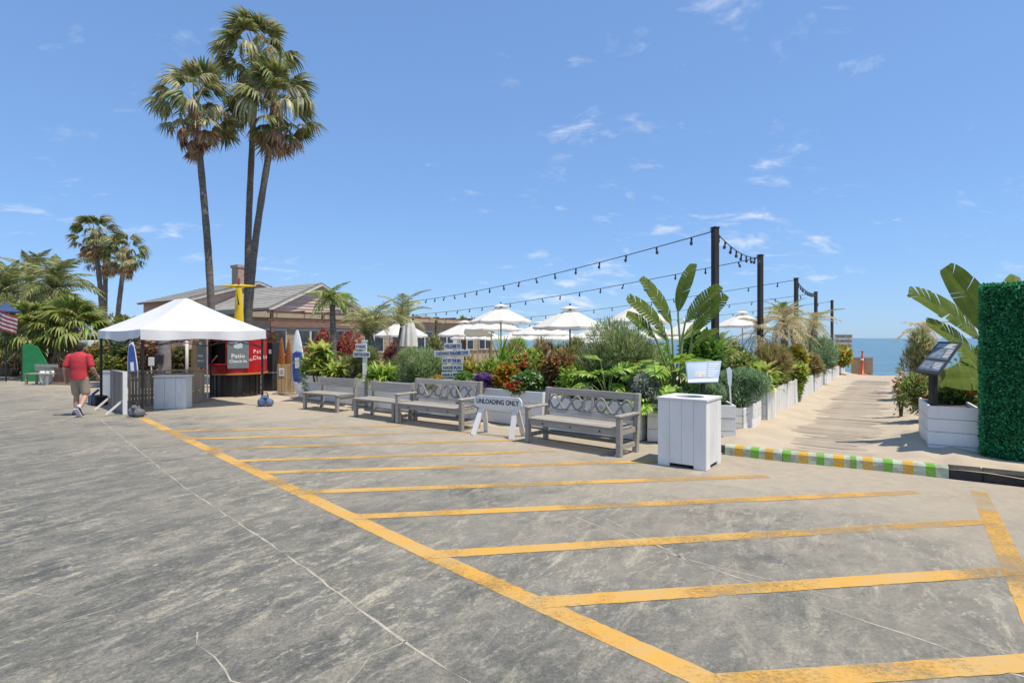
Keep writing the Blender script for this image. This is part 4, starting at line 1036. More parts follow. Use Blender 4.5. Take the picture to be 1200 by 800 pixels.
loc, rot = tangent_frame(26, .93, 1.16); o = MB().add([(-.11, 0, 0), (.0, -.05, .004), (.11, .0, 0), (0, .06, .004)], [(0, 1, 2, 3)]).build('fish_emblem', pmat('coral_emblem', (.75, .25, .2), None, .5), t); o.location = loc; o.rotation_euler = rot
# hanging sign left of the hatch
t = thing('hanging_sign', 'dark grey check-in sign with a pale shell hanging left of the hatch', 'sign', (XZ(236, 16.9), 16.9, 0), R(-15))
MB().tube([(.19, .03, 0), (.19, .03, 2.0)], .02, 8).build('post', WHITE, t); patio_sign(-90, .0, 1.36, .30, .8, t)
# black cabinet beside the kiosk
t = thing('black_cabinet', 'tall black two-part cabinet between the kiosk and the bamboo panel', 'cabinet', (XZ(316.5, 19.6), 19.6, 0), R(-10))
bx('lower_box', (-.19, -.15, 0), (.19, .2, .62), BLACK, t, .015); bx('upper_box', (-.2, -.16, .66), (.2, .22, 1.70), BLACK, t, .015); bx('ledge', (-.21, -.18, .621), (.21, .2, .655), pmat('grey_ledge', (.3, .3, .3), None, .5), t); bx('label_plate', (.06, -.165, 1.3), (.15, -.161, 1.45), LETW, t)
# bamboo panel with a notice
b0 = G(325, 461.5); t = thing('bamboo_panel', 'tan bamboo slat panel with a small white notice', 'fence', b0, R(-3))
for i in range(14): MB().tube([(.02+i*.0425, 0, 0), (.02+i*.0425, 0, .98+random.uniform(-.015, .02))], .0205, 6).build('slat', BAMBOO, t)
bx('rail', (0, .022, .2), (.6, .045, .25), BAMBOO, t); bx('rail', (0, .022, .75), (.6, .045, .8), BAMBOO, t); n_ = bx('notice', (.07, -.035, .60), (.25, -.025, .86), SIGNW, t)
for i in range(4): bx('notice_line', (.095, -.0375, .66+i*.04), (.225, -.0355, .675+i*.04), BLUEINK, n_)
bx('footing', (-.1, -.15, -.02), (.75, .3, .05), pmat('pale_concrete', (.42, .39, .33), (.34, .31, .26), .9, (5, 5, 5), bump=.3), t)

# ------------------------------------------------------------------ planters
def planter(label, p0, p1, depth, h, mat=OLDWHITE, rows=3, vertical=False, group='white plank planters round the patio', soil=-.1, z0=-.02, h1=None):
    """plank box: p0 -> p1 is the front edge, the box lies behind it (to the left of p0->p1 when seen from above)"""
    p0, p1 = V2(p0), V2(p1); d = p1-p0; L = d.length
    t = thing('planter', label, 'planter', p0, math.atan2(d.y, d.x), group)
    h1 = h1 or h; g = .006
    if vertical:
        n = max(2, round(L/.15)); x = 0
        for i in range(n):
            w = L/n; hh = h + (h1-h)*(i+.5)/n + random.uniform(-.02, .02); q = random.uniform(-.006, .006)
            bx('board', (x+g/2, q, z0), (x+w-g/2, .03+q, hh), mat, t); x += w
    else:
        for i in range(rows): bx('board', (random.uniform(-.005, .0), random.uniform(-.003, .003), max(z0, h*i/rows+g)), (L+random.uniform(0, .005), .03, h*(i+1)/rows), mat, t, .004)
    for xs in ((0.002, .032), (L-.032, L-.002)):
        for i in range(rows): bx('end_board', (xs[0], .036, max(z0, h*i/rows+g)), (xs[1], depth-.036, h*(i+1)/rows-.002), mat, t)
    bx('back_board', (.0, depth-.034, z0), (L, depth-.004, h-.03), mat, t)
    bx('soil', (.034, .04, 0), (L-.034, depth-.036, min(h, h1)+soil), SOIL, t)
    return t
planter('white plank planter behind the armless bench next to the white surfboard', (-6.45, 17.05), (-4.0, 15.0), .85, .72)
planter('white plank planter behind the armless bench beside the small blue direction sign', (-3.88, 14.9), (-1.32, 12.95), .85, .72)
planter('white plank planter behind the unloading sign', (-1.22, 12.85), (.62, 11.32), .85, .74)
planter('white plank planter behind the large lattice bench', (.74, 11.2), (2.32, 9.98), .85, .66)
planter('white corner planter behind the white bin, at the head of the path', (2.42, 9.9), (3.88, 9.62), 1.0, .68)
PW = -2.22
def pathwall(label, s0, s1, t0, h, h1, vert, rows=3): 
    return planter(label, st(s0, t0), st(s1, t0), 1.25, h, OLDWHITE, rows, vert, 'white plank planters along the beach path', -.08, -.02, h1)
pathwall('low path planter of wide boards, half buried, next to the corner planter', 10.75, 12.3, PW-.10, .56, .56, False, 4)
pathwall('path planter of upright boards, next after the half buried one', 12.4, 16.6, PW, .72, .76, True)
pathwall('path planter of upright boards below the yellow variegated shrub', 16.7, 21.2, PW+.02, .74, .66, True)
pathwall('path planter of upright boards below the dark grey green shrub', 21.3, 26.2, PW+.01, .66, .6, True)
pathwall('path planter of upright boards at the sea end of the path', 26.3, 32.4, PW, .62, .56, True)
# loose board ends seen above the large bench
t = thing('white_box', 'small white box among the leaves behind the large lattice bench', 'box', PZ(681, 462, 10.95), R(-35)); bx('box', (-.16, 0, -.02), (.16, .2, .16), OLDWHITE, t, .01)

# ------------------------------------------------------------------ benches
def frame_from(pl, pr):
    pl, pr = V2(pl), V2(pr); d = pr-pl; return Vector((pl.x, pl.y, .006)), math.atan2(d.y, d.x), d.length
def lattice_bench(label, pl, pr, D=.60):
    loc, rz, L = frame_from(pl, pr); t = thing('lattice_bench', label, 'bench', loc, rz, 'grey benches along the planters')
    w = .085
    for x in (0, L-w):
        bx('front_leg', (x, 0, 0), (x+w, w, .60), GREYW, t, .006)
        lg = MB().box((x, D-w, 0), (x+w, D, .94), .006); lg.v = [(a, b_ + max(0, c-.42)*.16, c) for a, b_, c in lg.v]; lg.build('rear_leg', GREYW, t)
        bx('arm_rest', (x-.012, -.03, .602), (x+w+.012, D+.02, .645), GREYW, t, .012)
        bx('side_rail', (x+.02, w+.001, .33), (x+w-.02, D-w-.001, .41), GREYW, t); bx('side_stretcher', (x+.025, w+.001, .10), (x+w-.025, D-w-.001, .17), GREYW, t)
    bx('front_apron', (w+.001, .02, .32), (L-w-.001, .055, .415), GREYW, t, .004)
    bx('rear_apron', (w+.001, D-.06, .32), (L-w-.001, D-.025, .415), GREYW, t)
    n = 5; sw = (D-.02)/n
    for i in range(n): bx('seat_slat', (.0 if False else w*.2, -.02+i*sw+(.0 if i else -.0), .418 if w else 0), (L-w*.2, -.02+(i+1)*sw-.012, .445), GREYW, t, .004) if 0 < i < n-1 else bx('seat_slat', (w+.002, (0.0 if i == 0 else i*sw-.02), .418), (L-w-.002, (i+1)*sw-.032, .445), GREYW, t, .004)
    def yb(z): return D-.05+max(0, z-.42)*.16
    for nm, z0, z1 in (('top_rail', .82, .94), ('lower_rail', .50, .565)):
        m = MB().box((w+.001, -.022, 0), (L-w-.001, .022, z1-z0), .006); m.v = [(a, b_+yb(z0+c), z0+c) for a, b_, c in m.v]; m.build(nm, GREYW, t)
    # lattice of two interlaced bent rods, straight slats at the middle
    xa, xb = w+.01, L-w-.01; mid = (xa+xb)/2
    for ph, off in ((0, -.012), (math.pi, .012)):
        P = []
        for i in range(61):
            x = xa+(xb-xa)*i/60; z = .692+.118*math.sin((x-xa)/(xb-xa)*math.pi*7+ph); P.append((x, yb(z)+off, z))
        m = MB().tube(P, .021, 7); m.build('lattice_rod', GREYW, t, True)
    for sx in (-.085, .085): m = MB().bar((mid+sx, yb(.565)-.026, .567), (mid+sx*.9, yb(.82)-.026, .818), .05, .02, (0, 1, 0)).build('back_slat', GREYW, t)
    m = MB()
    for i in range(3): m.box((w+.3+i*(L-2*w-.6)/2-.012, .010, .355), (w+.3+i*(L-2*w-.6)/2+.012, .0195, .379))
    m.build('bolt_heads', BLACK, t)
    bx('rear_stretcher', (w+.001, D-w*.7, .09), (L-w-.001, D-w*.3, .15), GREYW, t)
    return t
lattice_bench('large grey wooden bench with interlaced lattice back, between the unloading sign and the white bin', G(615, 518.5), G(727, 536.5), .60)
lattice_bench('grey wooden bench with wavy lattice back, between the armless bench and the unloading sign', G(463, 496), G(541, 506), .60)
def plain_bench(label, pl, pr, D, legs_in=.0):
    loc, rz, L = frame_from(pl, pr); t = thing('plain_bench', label, 'bench', loc, rz, 'grey benches along the planters')
    w = .08
    for x in (legs_in, L-w-legs_in):
        bx('front_leg', (x, .02, 0), (x+w, .02+w, .40), GREYW, t, .006)
        lg = MB().box((x, D-w, 0), (x+w, D, .82), .006); lg.v = [(a, b_ + max(0, c-.4)*.2, c) for a, b_, c in lg.v]; lg.build('rear_leg', GREYW, t)
        bx('side_rail', (x+.02, .02+w, .29), (x+w-.02, D-w-.001, .37), GREYW, t)
    for i in range(4): bx('seat_board', (-.02, i*D*.225, .402), (L+.02, (i+1)*D*.225-.01, .445), GREYW, t, .005)
    m = MB().box((-.01, -.018, .585), (L+.01, .018, .80), .006); m.v = [(a, b_+D-w-.02+max(0, c-.4)*.2, c) for a, b_, c in m.v]; m.build('back_board', GREYW, t)
    bx('stretcher', (legs_in+w, D*.5-.03, .12), (L-w-legs_in, D*.5+.03, .18), GREYW, t)
    return t
plain_bench('small armless grey bench with a single back board, next to the white surfboard', G(354, 479.5), G(394, 484), .62)
plain_bench('armless grey bench with a single back board, touching the wavy lattice bench', G(413.5, 488.5), G(460.5, 495), .58)

# ------------------------------------------------------------------ unloading sign on trestle legs
loc, rz, L = frame_from(G(563, 508), G(606.5, 513)); L = .88
t = thing('unloading_sign', 'white rounded board lettered UNLOADING ONLY on splayed white legs', 'sign', loc, rz)
pts = []; hw, hh, rr = L/2+.10, .115, .10
for cx, cy, a0 in ((hw-rr, hh-rr, 0), (-hw+rr, hh-rr, 90), (-hw+rr, -hh+rr, 180), (hw-rr, -hh+rr, 270)):
    pts += [(cx+rr*math.cos(R(a0+q*15)), cy+rr*math.sin(R(a0+q*15))) for q in range(7)]
n_ = len(pts); m = MB().add([(x+L/2, -.075, y+.63) for x, y in pts] + [(x+L/2, -.04, y+.63) for x, y in pts], [tuple(range(n_)), tuple(range(2*n_-1, n_-1, -1))] + [(i, n_+i, n_+(i+1) % n_, (i+1) % n_) for i in range(n_)])
b_ = m.build('board', OLDWHITE, t)
text_mesh('lettering', 'UNLOADING ONLY', .125, INK, b_, (L/2, -.0765, .635), (R(90), 0, 0), sx=.86, bold=.003)
for x, dx_ in ((.06, -.07), (L-.06, .03)):
    for sy in (-1, 1):
        MB().bar((x+dx_, sy*.22, .0), (x, sy*.03, .52), .10, .035, (0, 1, 0)).build('leg', OLDWHITE, t)
bx('cross_beam', (.02, -.045+.066, .46), (L-.02, .06, .52), OLDWHITE, t)

# ------------------------------------------------------------------ white bin
p = G(827.5, 552.3); pl = G(771.5, 544.3)
t = thing('bin_housing', 'square white plank bin housing with a round opening in its top', 'bin', (p.x, p.y, .006), math.atan2((p-pl).y, (p-pl).x))
W = .70; H = .985                                          # local: front right corner at the origin, x to the right, y back
for side in range(4):
    for i in range(4):
        a0, a1 = -W+i*W/4+.0015, -W+(i+1)*W/4-.0015; zb = .05 if i in (1, 2) else .0
        if side == 0: bx('board', (a0, 0, zb), (a1, .022, H-.03), WHITE, t)
        if side == 1 and True: bx('board', (-.022, .0225+(W-.045)*i/4+.001, zb), (.0, .0225+(W-.045)*(i+1)/4-.001, H-.03), WHITE, t)
        if side == 2: bx('board', (a0, W-.022, zb), (a1, W, H-.03), WHITE, t)
        if side == 3: bx('board', (-W, .0225+(W-.045)*i/4+.001, zb), (-W+.022, .0225+(W-.045)*(i+1)/4-.001, H-.03), WHITE, t)
m = MB(); n_ = 48; cx, cy, r_ = -W/2, W/2, .205; e = .012  # lid with a round hole
outer = []
for i in range(n_):
    a = 2*math.pi*i/n_; k_ = (W/2+e)/max(abs(math.cos(a)), abs(math.sin(a))); outer.append((cx+k_*math.cos(a), cy+k_*math.sin(a)))
inner = [(cx+r_*math.cos(2*math.pi*i/n_), cy+r_*math.sin(2*math.pi*i/n_)) for i in range(n_)]
m.add([(x, y, H) for x, y in outer] + [(x, y, H) for x, y in inner] + [(x, y, H-.029) for x, y in outer] + [(x, y, H-.16) for x, y in inner],
      [f for i in range(n_) for j in [(i+1) % n_] for f in ((i, j, n_+j, n_+i), (2*n_+i, 2*n_+j, j, i), (n_+i, n_+j, 3*n_+j, 3*n_+i))]).build('lid', WHITE, t)
MB().lathe([(.001, .12), (.2, .12), (.2, .82), (.19, .82), (.19, .14), (.001, .14)], 24, (cx, cy, 0)).build('liner', BLACK, t)

# ------------------------------------------------------------------ signs in the planters
def plank_sign(parent, x0, x1, z0, z1, txt, mat=SIGNW, ink=BLUEINK, tilt=0.0, y=-.05, sz=.7, bold=.002):
    w, h = x1-x0, z1-z0
    b_ = MB().box((-w/2, -.012, -h/2), (w/2, .012, h/2), .004).build('name_board', mat, parent); b_.location = ((x0+x1)/2, y, (z0+z1)/2); b_.rotation_euler = (0, tilt, 0)
    if txt:
        tx = text_mesh('lettering', txt, h*sz, ink, b_, (0, -.0135, 0), (R(90), 0, 0), bold=bold)
        wd = max(.01, tx.dimensions.x or .01)
        xs = [v.co.x for v in tx.data.vertices]; ww = max(xs)-min(xs); tx.scale.x = w*.88/ww
    return b_
ZS = 14.0; k_ = ZS/FPX
SIGNG = pmat('sign_weathered_white', (.60, .61, .62), (.47, .48, .49), .75, (9, 9, 9))
t = thing('signpost', 'post of stacked pale name boards with dark blue lettering behind the wavy lattice bench', 'signpost', (XZ(533, ZS), ZS, .55), 0)
def zz(y, Z): return CAMH-(y-HY)*Z/FPX
bx('post', (-.045, -.03, 0), (.045, .05, zz(396, ZS)-.55), OLDWHITE, t)
for x0, x1, ya, yb_, txt, tl in ((520.5, 541, 402, 409.3, 'WELCOME TO', 0), (509, 551, 410.2, 417.5, 'CASTAWAY PARADISE COVE', R(-2)), (518, 542, 419, 425.6, 'EAT BY THE SEA', R(1)), (518, 542.5, 427.3, 433.8, 'HAVE FUN', 0), (517.5, 540, 435.8, 442, 'HAVE A BEER', R(-1)), (519, 536, 443.8, 450, 'STAY', 0)):
    plank_sign(t, (x0-533)*k_, (x1-533)*k_, zz(yb_, ZS)-.55, zz(ya, ZS)-.55, txt, SIGNG, BLUEINK, tl, -.045, .74, .004)
ZS = 15.5; k_ = ZS/FPX
t = thing('direction_sign', 'slim white post with two small arrow boards between the two armless benches', 'signpost', (XZ(427.5, ZS), ZS, .1), 0)
bx('post', (-.05, -.05, 0), (.05, .05, zz(400, ZS)-.1), OLDWHITE, t); bx('post_cap', (-.07, -.07, zz(400, ZS)-.1), (.07, .07, zz(398.6, ZS)-.1), OLDWHITE, t)
plank_sign(t, -.24, .06, zz(409.5, ZS)-.1, zz(402.7, ZS)-.1, 'PIER', SIGNG, BLUEINK, 0, -.066, .6); plank_sign(t, -.30, .16, zz(418.5, ZS)-.1, zz(411.8, ZS)-.1, 'RESTROOM', SIGNG, BLUEINK, R(2), -.067, .74, .004)
# blue information panel beside the bin
ZS = 9.72
c = [PZ(803, 424, ZS+.18), PZ(845.5, 422.5, ZS+.12), PZ(841.5, 447.5, ZS-.18), PZ(806, 448.5, ZS-.12)]
t = thing('information_panel', 'tilted blue information panel standing above the planter behind the bin', 'sign', (XZ(824, ZS), ZS, .5), 0); o0 = Vector(t.location)
c = [q-o0 for q in c]; nrm = (c[3]-c[0]).cross(c[1]-c[0]).normalized(); nrm = nrm if nrm.y < 0 else -nrm
def quadpt(u, v): return c[0]*(1-u)*(1-v) + c[1]*u*(1-v) + c[2]*u*v + c[3]*(1-u)*v
def patch(name, u0, u1, v0, v1, lift, mat, par, th=0.0):
    q = [quadpt(u0, v0)+nrm*lift, quadpt(u1, v0)+nrm*lift, quadpt(u1, v1)+nrm*lift, quadpt(u0, v1)+nrm*lift]
    if th: return MB().add(q + [x-nrm*th for x in q], [(0, 1, 2, 3), (7, 6, 5, 4), (0, 4, 5, 1), (1, 5, 6, 2), (2, 6, 7, 3), (3, 7, 4, 0)]).build(name, mat, par)
    return MB().add(q, [(0, 1, 2, 3)]).build(name, mat, par)
PB = pmat('panel_blue', (.06, .16, .33), (.08, .19, .36), .4, (3, 3, 3)); PL = pmat('panel_pale', (.22, .33, .47), (.16, .27, .43), .4, (3, 3, 3), 4); PP = pmat('panel_picture', (.26, .23, .17), (.45, .47, .47), .4, (12, 12, 12), 5)
pb = patch('panel', 0, 1, 0, 1, 0, PB, t, .025)
patch('map_field', .03, .60, .08, .80, .003, PL, pb); patch('picture', .25, .56, .48, .74, .006, PP, pb); patch('footer', .02, .98, .84, .97, .003, LETW, pb)
for i in range(6): patch('text_line', .65, .95-.05*(i % 3), .14+i*.11, .165+i*.11, .003, LETW, pb)
MB().bar((0, .03, 0), quadpt(.5, .5)-nrm*.03, .06).build('post', BLACK, t)
# slim white marker
t = thing('marker_post', 'slim white paddle marker beside the blue information panel', 'marker', PZ(857, 474, 9.72), 0)
MB().bar((0, 0, -.15), (-.03, 0, .34), .025).build('post', WHITE, t); MB().add([(-.06, -.012, .34), (-.0, -.012, .34), (.01, -.012, .60), (-.03, -.012, .66), (-.085, -.012, .62), (-.06, .012, .34), (.0, .012, .34), (.01, .012, .60), (-.03, .012, .66), (-.085, .012, .62)],
    [(0, 1, 2, 3, 4), (9, 8, 7, 6, 5)] + [(i, 5+i, 5+(i+1) % 5, (i+1) % 5) for i in range(5)]).build('paddle', pmat('pale_blue_marker', (.55, .64, .74), (.66, .72, .78), .5), t)
# stacked wooden sign at the sea end
ZS = 29.5; k_ = ZS/FPX
t = thing('wooden_sign', 'stacked pale wooden boards with dark lettering at the sea end of the planters', 'sign', (XZ(988, ZS), ZS, .3), R(-3))
for x in (-.3, .3): bx('post', (x-.04, .0, 0), (x+.04, .06, 1.75), DRIFT, t)
for i, tx in enumerate(('NO DOGS', 'ON THE BEACH', 'NO FIRES', 'THANK YOU')): plank_sign(t, -.46, .46, .78+i*.25, 1.0+i*.25, ('THANK YOU', 'NO ALCOHOL', 'NO SMOKING', 'PARADISE COVE')[i], pmat('pale_wood_sign', (.44, .40, .32), (.36, .33, .27), .8, (4, 4, 12)), INK, 0, -.03, .6)
# barrier and delineator post at the end of the path
t = thing('wooden_barrier', 'brown plywood barrier at the sea end of the path', 'barrier', G(998, 437.5, .08), R(-6))
for i in range(3): bx('board', (i*.335, 0, .0), (i*.335+.33, .03, .80), pmat('ply_brown', (.30, .215, .14), (.24, .165, .10), .85, (2, 2, 12), rand=.1), t)
bx('foot', (.1, -.2, -.06), (.16, .25, -.001), DRIFT, t); bx('foot', (.84, -.2, -.06), (.9, .25, -.001), DRIFT, t)
ORG = pmat('orange_plastic', (.72, .09, .03), (.62, .08, .03), .45, (3, 3, 3))
t = thing('delineator', 'orange traffic delineator post in front of the plywood barrier', 'traffic post', G(1010.5, 439, .07), 0)
MB().lathe([(.001, 0), (.2, 0), (.2, .05), (.07, .07), (.06, .6), (.055, .95), (.03, .98), (.03, 1.08), (.055, 1.1), (.05, 1.16), (.001, 1.17)], 16).build('post', ORG, t, True); MB().lathe([(.062, .70), (.062, .80)], 16).build('reflective_band', LETW, t)

# ------------------------------------------------------------------ right side: planter, lectern sign, hedge wall
pr0, pr1 = G(1088, 535.5), G(1149, 541)
rp = planter('white horizontal plank planter beside the artificial hedge wall', pr0, pr1, 1.5, .80, OLDWHITE, 4, False, 'white plank planters round the patio', -.06, -.02)
ZS = 8.95; o0 = Vector((XZ(1099.5, ZS), ZS, .7))
t = thing('lectern_sign', 'black lectern sign with white print on a black post in the right-hand planter beside the hedge wall', 'sign', o0, 0)
t['label'] = 'black lectern sign with white print on a black post beside the artificial hedge wall'
c = [PZ(1100, 400, 9.35)-o0, PZ(1127, 401, 9.02)-o0, PZ(1099.5, 438.5, 8.62)-o0, PZ(1072, 434.5, 8.95)-o0]; nrm = (c[3]-c[0]).cross(c[1]-c[0]).normalized(); nrm = nrm if nrm.z > 0 else -nrm
pb = patch('panel', 0, 1, 0, 1, 0, BLACK, t, .03); GP = pmat('lectern_grey', (.075, .10, .13), (.12, .15, .18), .35, (9, 9, 9)); GQ = pmat('lectern_photo', (.22, .26, .30), (.10, .12, .15), .35, (14, 14, 14), 5)
patch('field', .05, .95, .05, .58, .003, GP, pb); patch('field', .05, .95, .63, .93, .003, GP, pb); patch('picture', .10, .62, .24, .54, .006, GQ, pb); patch('picture', .12, .5, .67, .88, .006, GQ, pb)
for i in range(4): patch('text_line', .10, .88-.07*(i % 3), .085+i*.035, .102+i*.035, .006, LETW, pb)
for i in range(6): patch('text_line', .67, .92, .27+i*.045, .285+i*.045, .006, LETW, pb)
for i in range(5): patch('text_line', .56, .90, .69+i*.04, .702+i*.04, .006, LETW, pb)
q = quadpt(.62, .80); MB().bar((q.x, q.y+.02, -.25), (q.x, q.y+.02, q.z-.005), .085).build('post', BLACK, t)
# artificial hedge wall
h0, h1 = G(1150.5, 544.5), G(1215, 551.5)
d = (h1-h0); d.normalize(); LH, HH, DH = 2.6, 2.62, .34
t = thing('hedge_wall', 'tall green artificial boxwood hedge wall beside the path entrance', 'hedge', (h0.x, h0.y, .0), math.atan2(d.y, d.x))
HG = pmat('hedge_backing', (.012, .05, .025), (.02, .075, .035), .9, (9, 9, 9))
bx('backing', (.03, .03, .02), (LH, DH, HH-.03), HG, t)
for x in (.2, 1.3, 2.4): bx('foot', (x, -.05, 0), (x+.08, DH+.1, .06), BLACKW, t)
def face(n, org, a, b_, nr):
    P = org + rng.uniform(0, 1, (n, 1))*a + rng.uniform(0, 1, (n, 1))*b_ + nr*rng.uniform(-.02, .03, (n, 1))
    D = nr*rng.uniform(.3, 1, (n, 1)) + rng.normal(0, .8, (n, 3))
    return leaf_arrays(TRI, P, D, rng.uniform(.025, .055, n), rng.uniform(.016, .030, n), pick([(.03, .25, .11), (.05, .34, .15), (.015, .15, .07), (.09, .45, .21), (.06, .30, .08)], n, .25), U=rng.normal(0, 1, (n, 3)))
A = np.array
stuff(link('leaves', np_mesh('leaves', [face(26000, A([0, .02, .02]), A([1.35, 0, 0]), A([0, 0, HH-.03]), A([0, -1.0, 0])), face(6000, A([1.35, .02, .02]), A([LH-1.35, 0, 0]), A([0, 0, HH-.03]), A([0, -1.0, 0])),
      face(5000, A([.02, .02, .02]), A([0, DH, 0]), A([0, 0, HH-.03]), A([-1.0, 0, 0])), face(6000, A([0, 0, HH-.02]), A([LH, 0, 0]), A([0, DH, 0]), A([0, 0, 1.0]))]), t))

# ------------------------------------------------------------------ light posts and string lights
POLES = [(838, 267, 11.4), (891, 299, 15.2), (933, 326, 21.0), (956, 342, 27.2), (975, 352, 33.4)]
tops = []
pl_lab = ['black light post standing among the paddle leaves', 'black light post, second from the paddle-leaved plant', 'black light post, third from the paddle-leaved plant', 'black light post, fourth from the paddle-leaved plant', 'black light post standing next to the stacked wooden sign']
for (px, py, Z), lb in zip(POLES, pl_lab):
    tp = PZ(px, py, Z); tops.append(tp)
    t = thing('light_post', lb, 'post', (tp.x, tp.y, .0), R(20), 'black posts carrying the string lights')
    bx('post', (-.06, -.06, 0), (.06, .06, tp.z-.012), BLACKW, t, .008); bx('post_cap', (-.068, -.068, tp.z-.01), (.068, .068, tp.z+.015), BLACK, t); MB().tube([(-.07, 0, tp.z-.06), (-.13, 0, tp.z-.06)], .012, 6).build('eye_hook', BLACK, t)
BULB = pmat('smoked_bulb', (.05, .045, .035), (.10, .085, .06), .12, (5, 5, 5), spec=.6)
sock = MB().lathe([(.001, 0), (.018, 0), (.022, -.03), (.022, -.07), (.001, -.07)], 8).mesh('socket'); sock.materials.append(BLACK)
blb = MB().lathe([(.014, -.07), (.034, -.11), (.036, -.135), (.022, -.165), (.001, -.172)], 9).mesh('bulb'); blb.materials.append(BULB); blb.polygons.foreach_set('use_smooth', [True]*len(blb.polygons))
def string(label, a, b_, sag, step):
    a, b_ = Vector(a), Vector(b_); t = thing('string_lights', label, 'string lights', a, 0, 'strings of bulbs over the patio')
    def at(u): return (b_-a)*u + Vector((0, 0, -4*sag*u*(1-u)))
    MB().tube([at(i/28) for i in range(29)], .011, 5).build('wire', BLACK, t)
    n = int((b_-a).length/step)
    for i in range(n):
        p = at((i+.6)/n)
        s_ = bpy.data.objects.new('socket', sock); col.objects.link(s_); s_.parent = t; s_.location = p
        q = bpy.data.objects.new('bulb', blb); col.objects.link(q); q.parent = s_; q.rotation_euler = (random.gauss(0, .12), random.gauss(0, .12), 0)
H_ = Vector((0, 0, -.06))
mast1 = PZ(478, 353.5, 27.5)
t = thing('roof_mast', 'thin dark mast behind the pergola carrying a string of bulbs', 'post', (mast1.x, mast1.y, 0), 0); MB().tube([(0, 0, 0), (0, 0, mast1.z+.05)], .05, 8).build('pole', BLACKW, t)
string('string of bulbs hung from the post among the paddle leaves to the roof mast', tops[0]+H_, mast1, .2, .98)
string('string of bulbs hung from the second light post over the umbrellas', tops[1]+H_, PZ(484, 369, 31), .2, 1.05)
string('string of bulbs hung from the third light post over the umbrellas', tops[2]+H_, PZ(545, 378, 36), .2, 1.1)
string('string of bulbs hung from the fourth light post over the umbrellas', tops[3]+H_, PZ(600, 381, 40), .2, 1.15)
string('string of bulbs hung from the post next to the wooden sign', tops[4]+H_, PZ(660, 384, 44), .2, 1.2)
string('short string of bulbs between the first and second light posts', tops[0]+H_, tops[1]+H_, .18, .5)
string('short string of bulbs between the third and fourth light posts', tops[2]+H_, tops[3]+H_, .18, .5)
# far support posts for the other strings
for i, p in enumerate((PZ(484, 369, 31), PZ(545, 378, 36), PZ(600, 381, 40), PZ(660, 384, 44))):
    t = thing('string_post', ['dark slim post at the pergola end of the second string', 'dark slim post beyond the pergola end', 'dark slim post on the sand behind the umbrellas', 'dark slim post on the sand farthest behind the umbrellas'][i], 'post', (p.x, p.y, -.1), 0, 'slim posts holding the far ends of the strings')
    MB().tube([(0, 0, -1 if i > 2 else 0), (0, 0, p.z+.15)], .05, 8).build('pole', BLACKW, t)

# ------------------------------------------------------------------ umbrellas
CLOTH = pmat('umbrella_canvas', (.84, .82, .77), (.78, .76, .70), .85, (2, 2, 2), transl=.30, spec=.15)
PWOOD = pmat('umbrella_pole_dark', (.05, .035, .025), (.09, .06, .04), .6, (9, 9, 2)); PALE = pmat('umbrella_pole_pale', (.55, .50, .42), (.45, .4, .33), .6, (9, 9, 2))
def umbrella(label, px, ya, Z, dia, pole=PWOOD, tilt=0.0, drop=.60, ns=8, val=.08):
    ap = PZ(px, ya, Z); t = thing('patio_umbrella', label, 'umbrella', (ap.x, ap.y, -.012), random.uniform(0, .7), 'white patio umbrellas')
    H = ap.z+.012; r_ = dia/2
    MB().tube([(0, 0, .0), (0, 0, H-.05)], .026, 8).build('pole', pole, t, True)
    MB().lathe([(.001, 0), (.26, 0), (.26, .06), (.06, .09), (.05, .3), (.001, .3)], 16).build('base', BLACKW, t, True)
    m = MB(); prof = [(.16, .10), (.42, .26), (.7, .42), (1.0, .60), (1.0, .60+val/drop*.55)]; cols = 6
    for k_ in range(ns):
        vs = []
        for q, (rr_, zd) in enumerate(prof):
            for j in range(cols+1):
                a = 2*math.pi*(k_+j/cols)/ns; u = j/cols
                w_ = math.cos(math.pi/ns)/math.cos(math.pi/ns*(2*u-1))        # straight hem between ribs
                sg = .018*dia*math.sin(math.pi*u)*rr_*.5
                vs.append((r_*rr_*w_*math.cos(a), r_*rr_*w_*math.sin(a), H-.06-drop*zd/.6 - (sg if q < 4 else sg - .02*math.sin(3*math.pi*u))))
        MB().add(vs, [(q*(cols+1)+j, (q+1)*(cols+1)+j, (q+1)*(cols+1)+j+1, q*(cols+1)+j+1) for q in range(len(prof)-1) for j in range(cols)]).build('canopy_panel', CLOTH, t, False)
        a = 2*math.pi*k_/ns
        MB().bar((.05*math.cos(a), .05*math.sin(a), H-.14), (r_*.98*math.cos(a), r_*.98*math.sin(a), H-.06-drop-.035), .018).build('rib', pole, t)
    MB().lathe([(.001, H), (.10, H-.025), (r_*.24, H-.06-.02), (r_*.27, H-.10), (r_*.26, H-.12)], 8).build('vent_cap', CLOTH, t)
    MB().ell((0, 0, H+.03), (.03, .03, .045), 8, 6).build('finial', pole, t, True)
    return t
umbrella('white umbrella on a dark pole rising behind the stacked name boards and purple flowers', 587, 356, 21.0, 2.35)
umbrella('white umbrella on a pale pole, close behind the dark-poled one near the name boards', 576, 368, 24.5, 2.6, PALE)
umbrella('large white umbrella on a dark pole above the bronze leaved shrub', 668, 358, 17.2, 2.35)
umbrella('white umbrella half hidden by the paddle leaves', 748, 351, 17.0, 1.9)
umbrella('white umbrella behind the second light post', 870, 364, 24.5, 2.35, PALE)
umbrella('white umbrella behind the feathery palm by the pergola', 470, 373, 22.0, 2.2)
umbrella('low white umbrella behind the stacked name boards', 545, 375, 25.0, 2.6)
umbrella('white umbrella beside the paddle leaves, lower than the others', 722, 374, 24.0, 2.6, PALE)
umbrella('wide white umbrella in the second row between two dark poles', 634, 376, 28.0, 3.0, PALE)
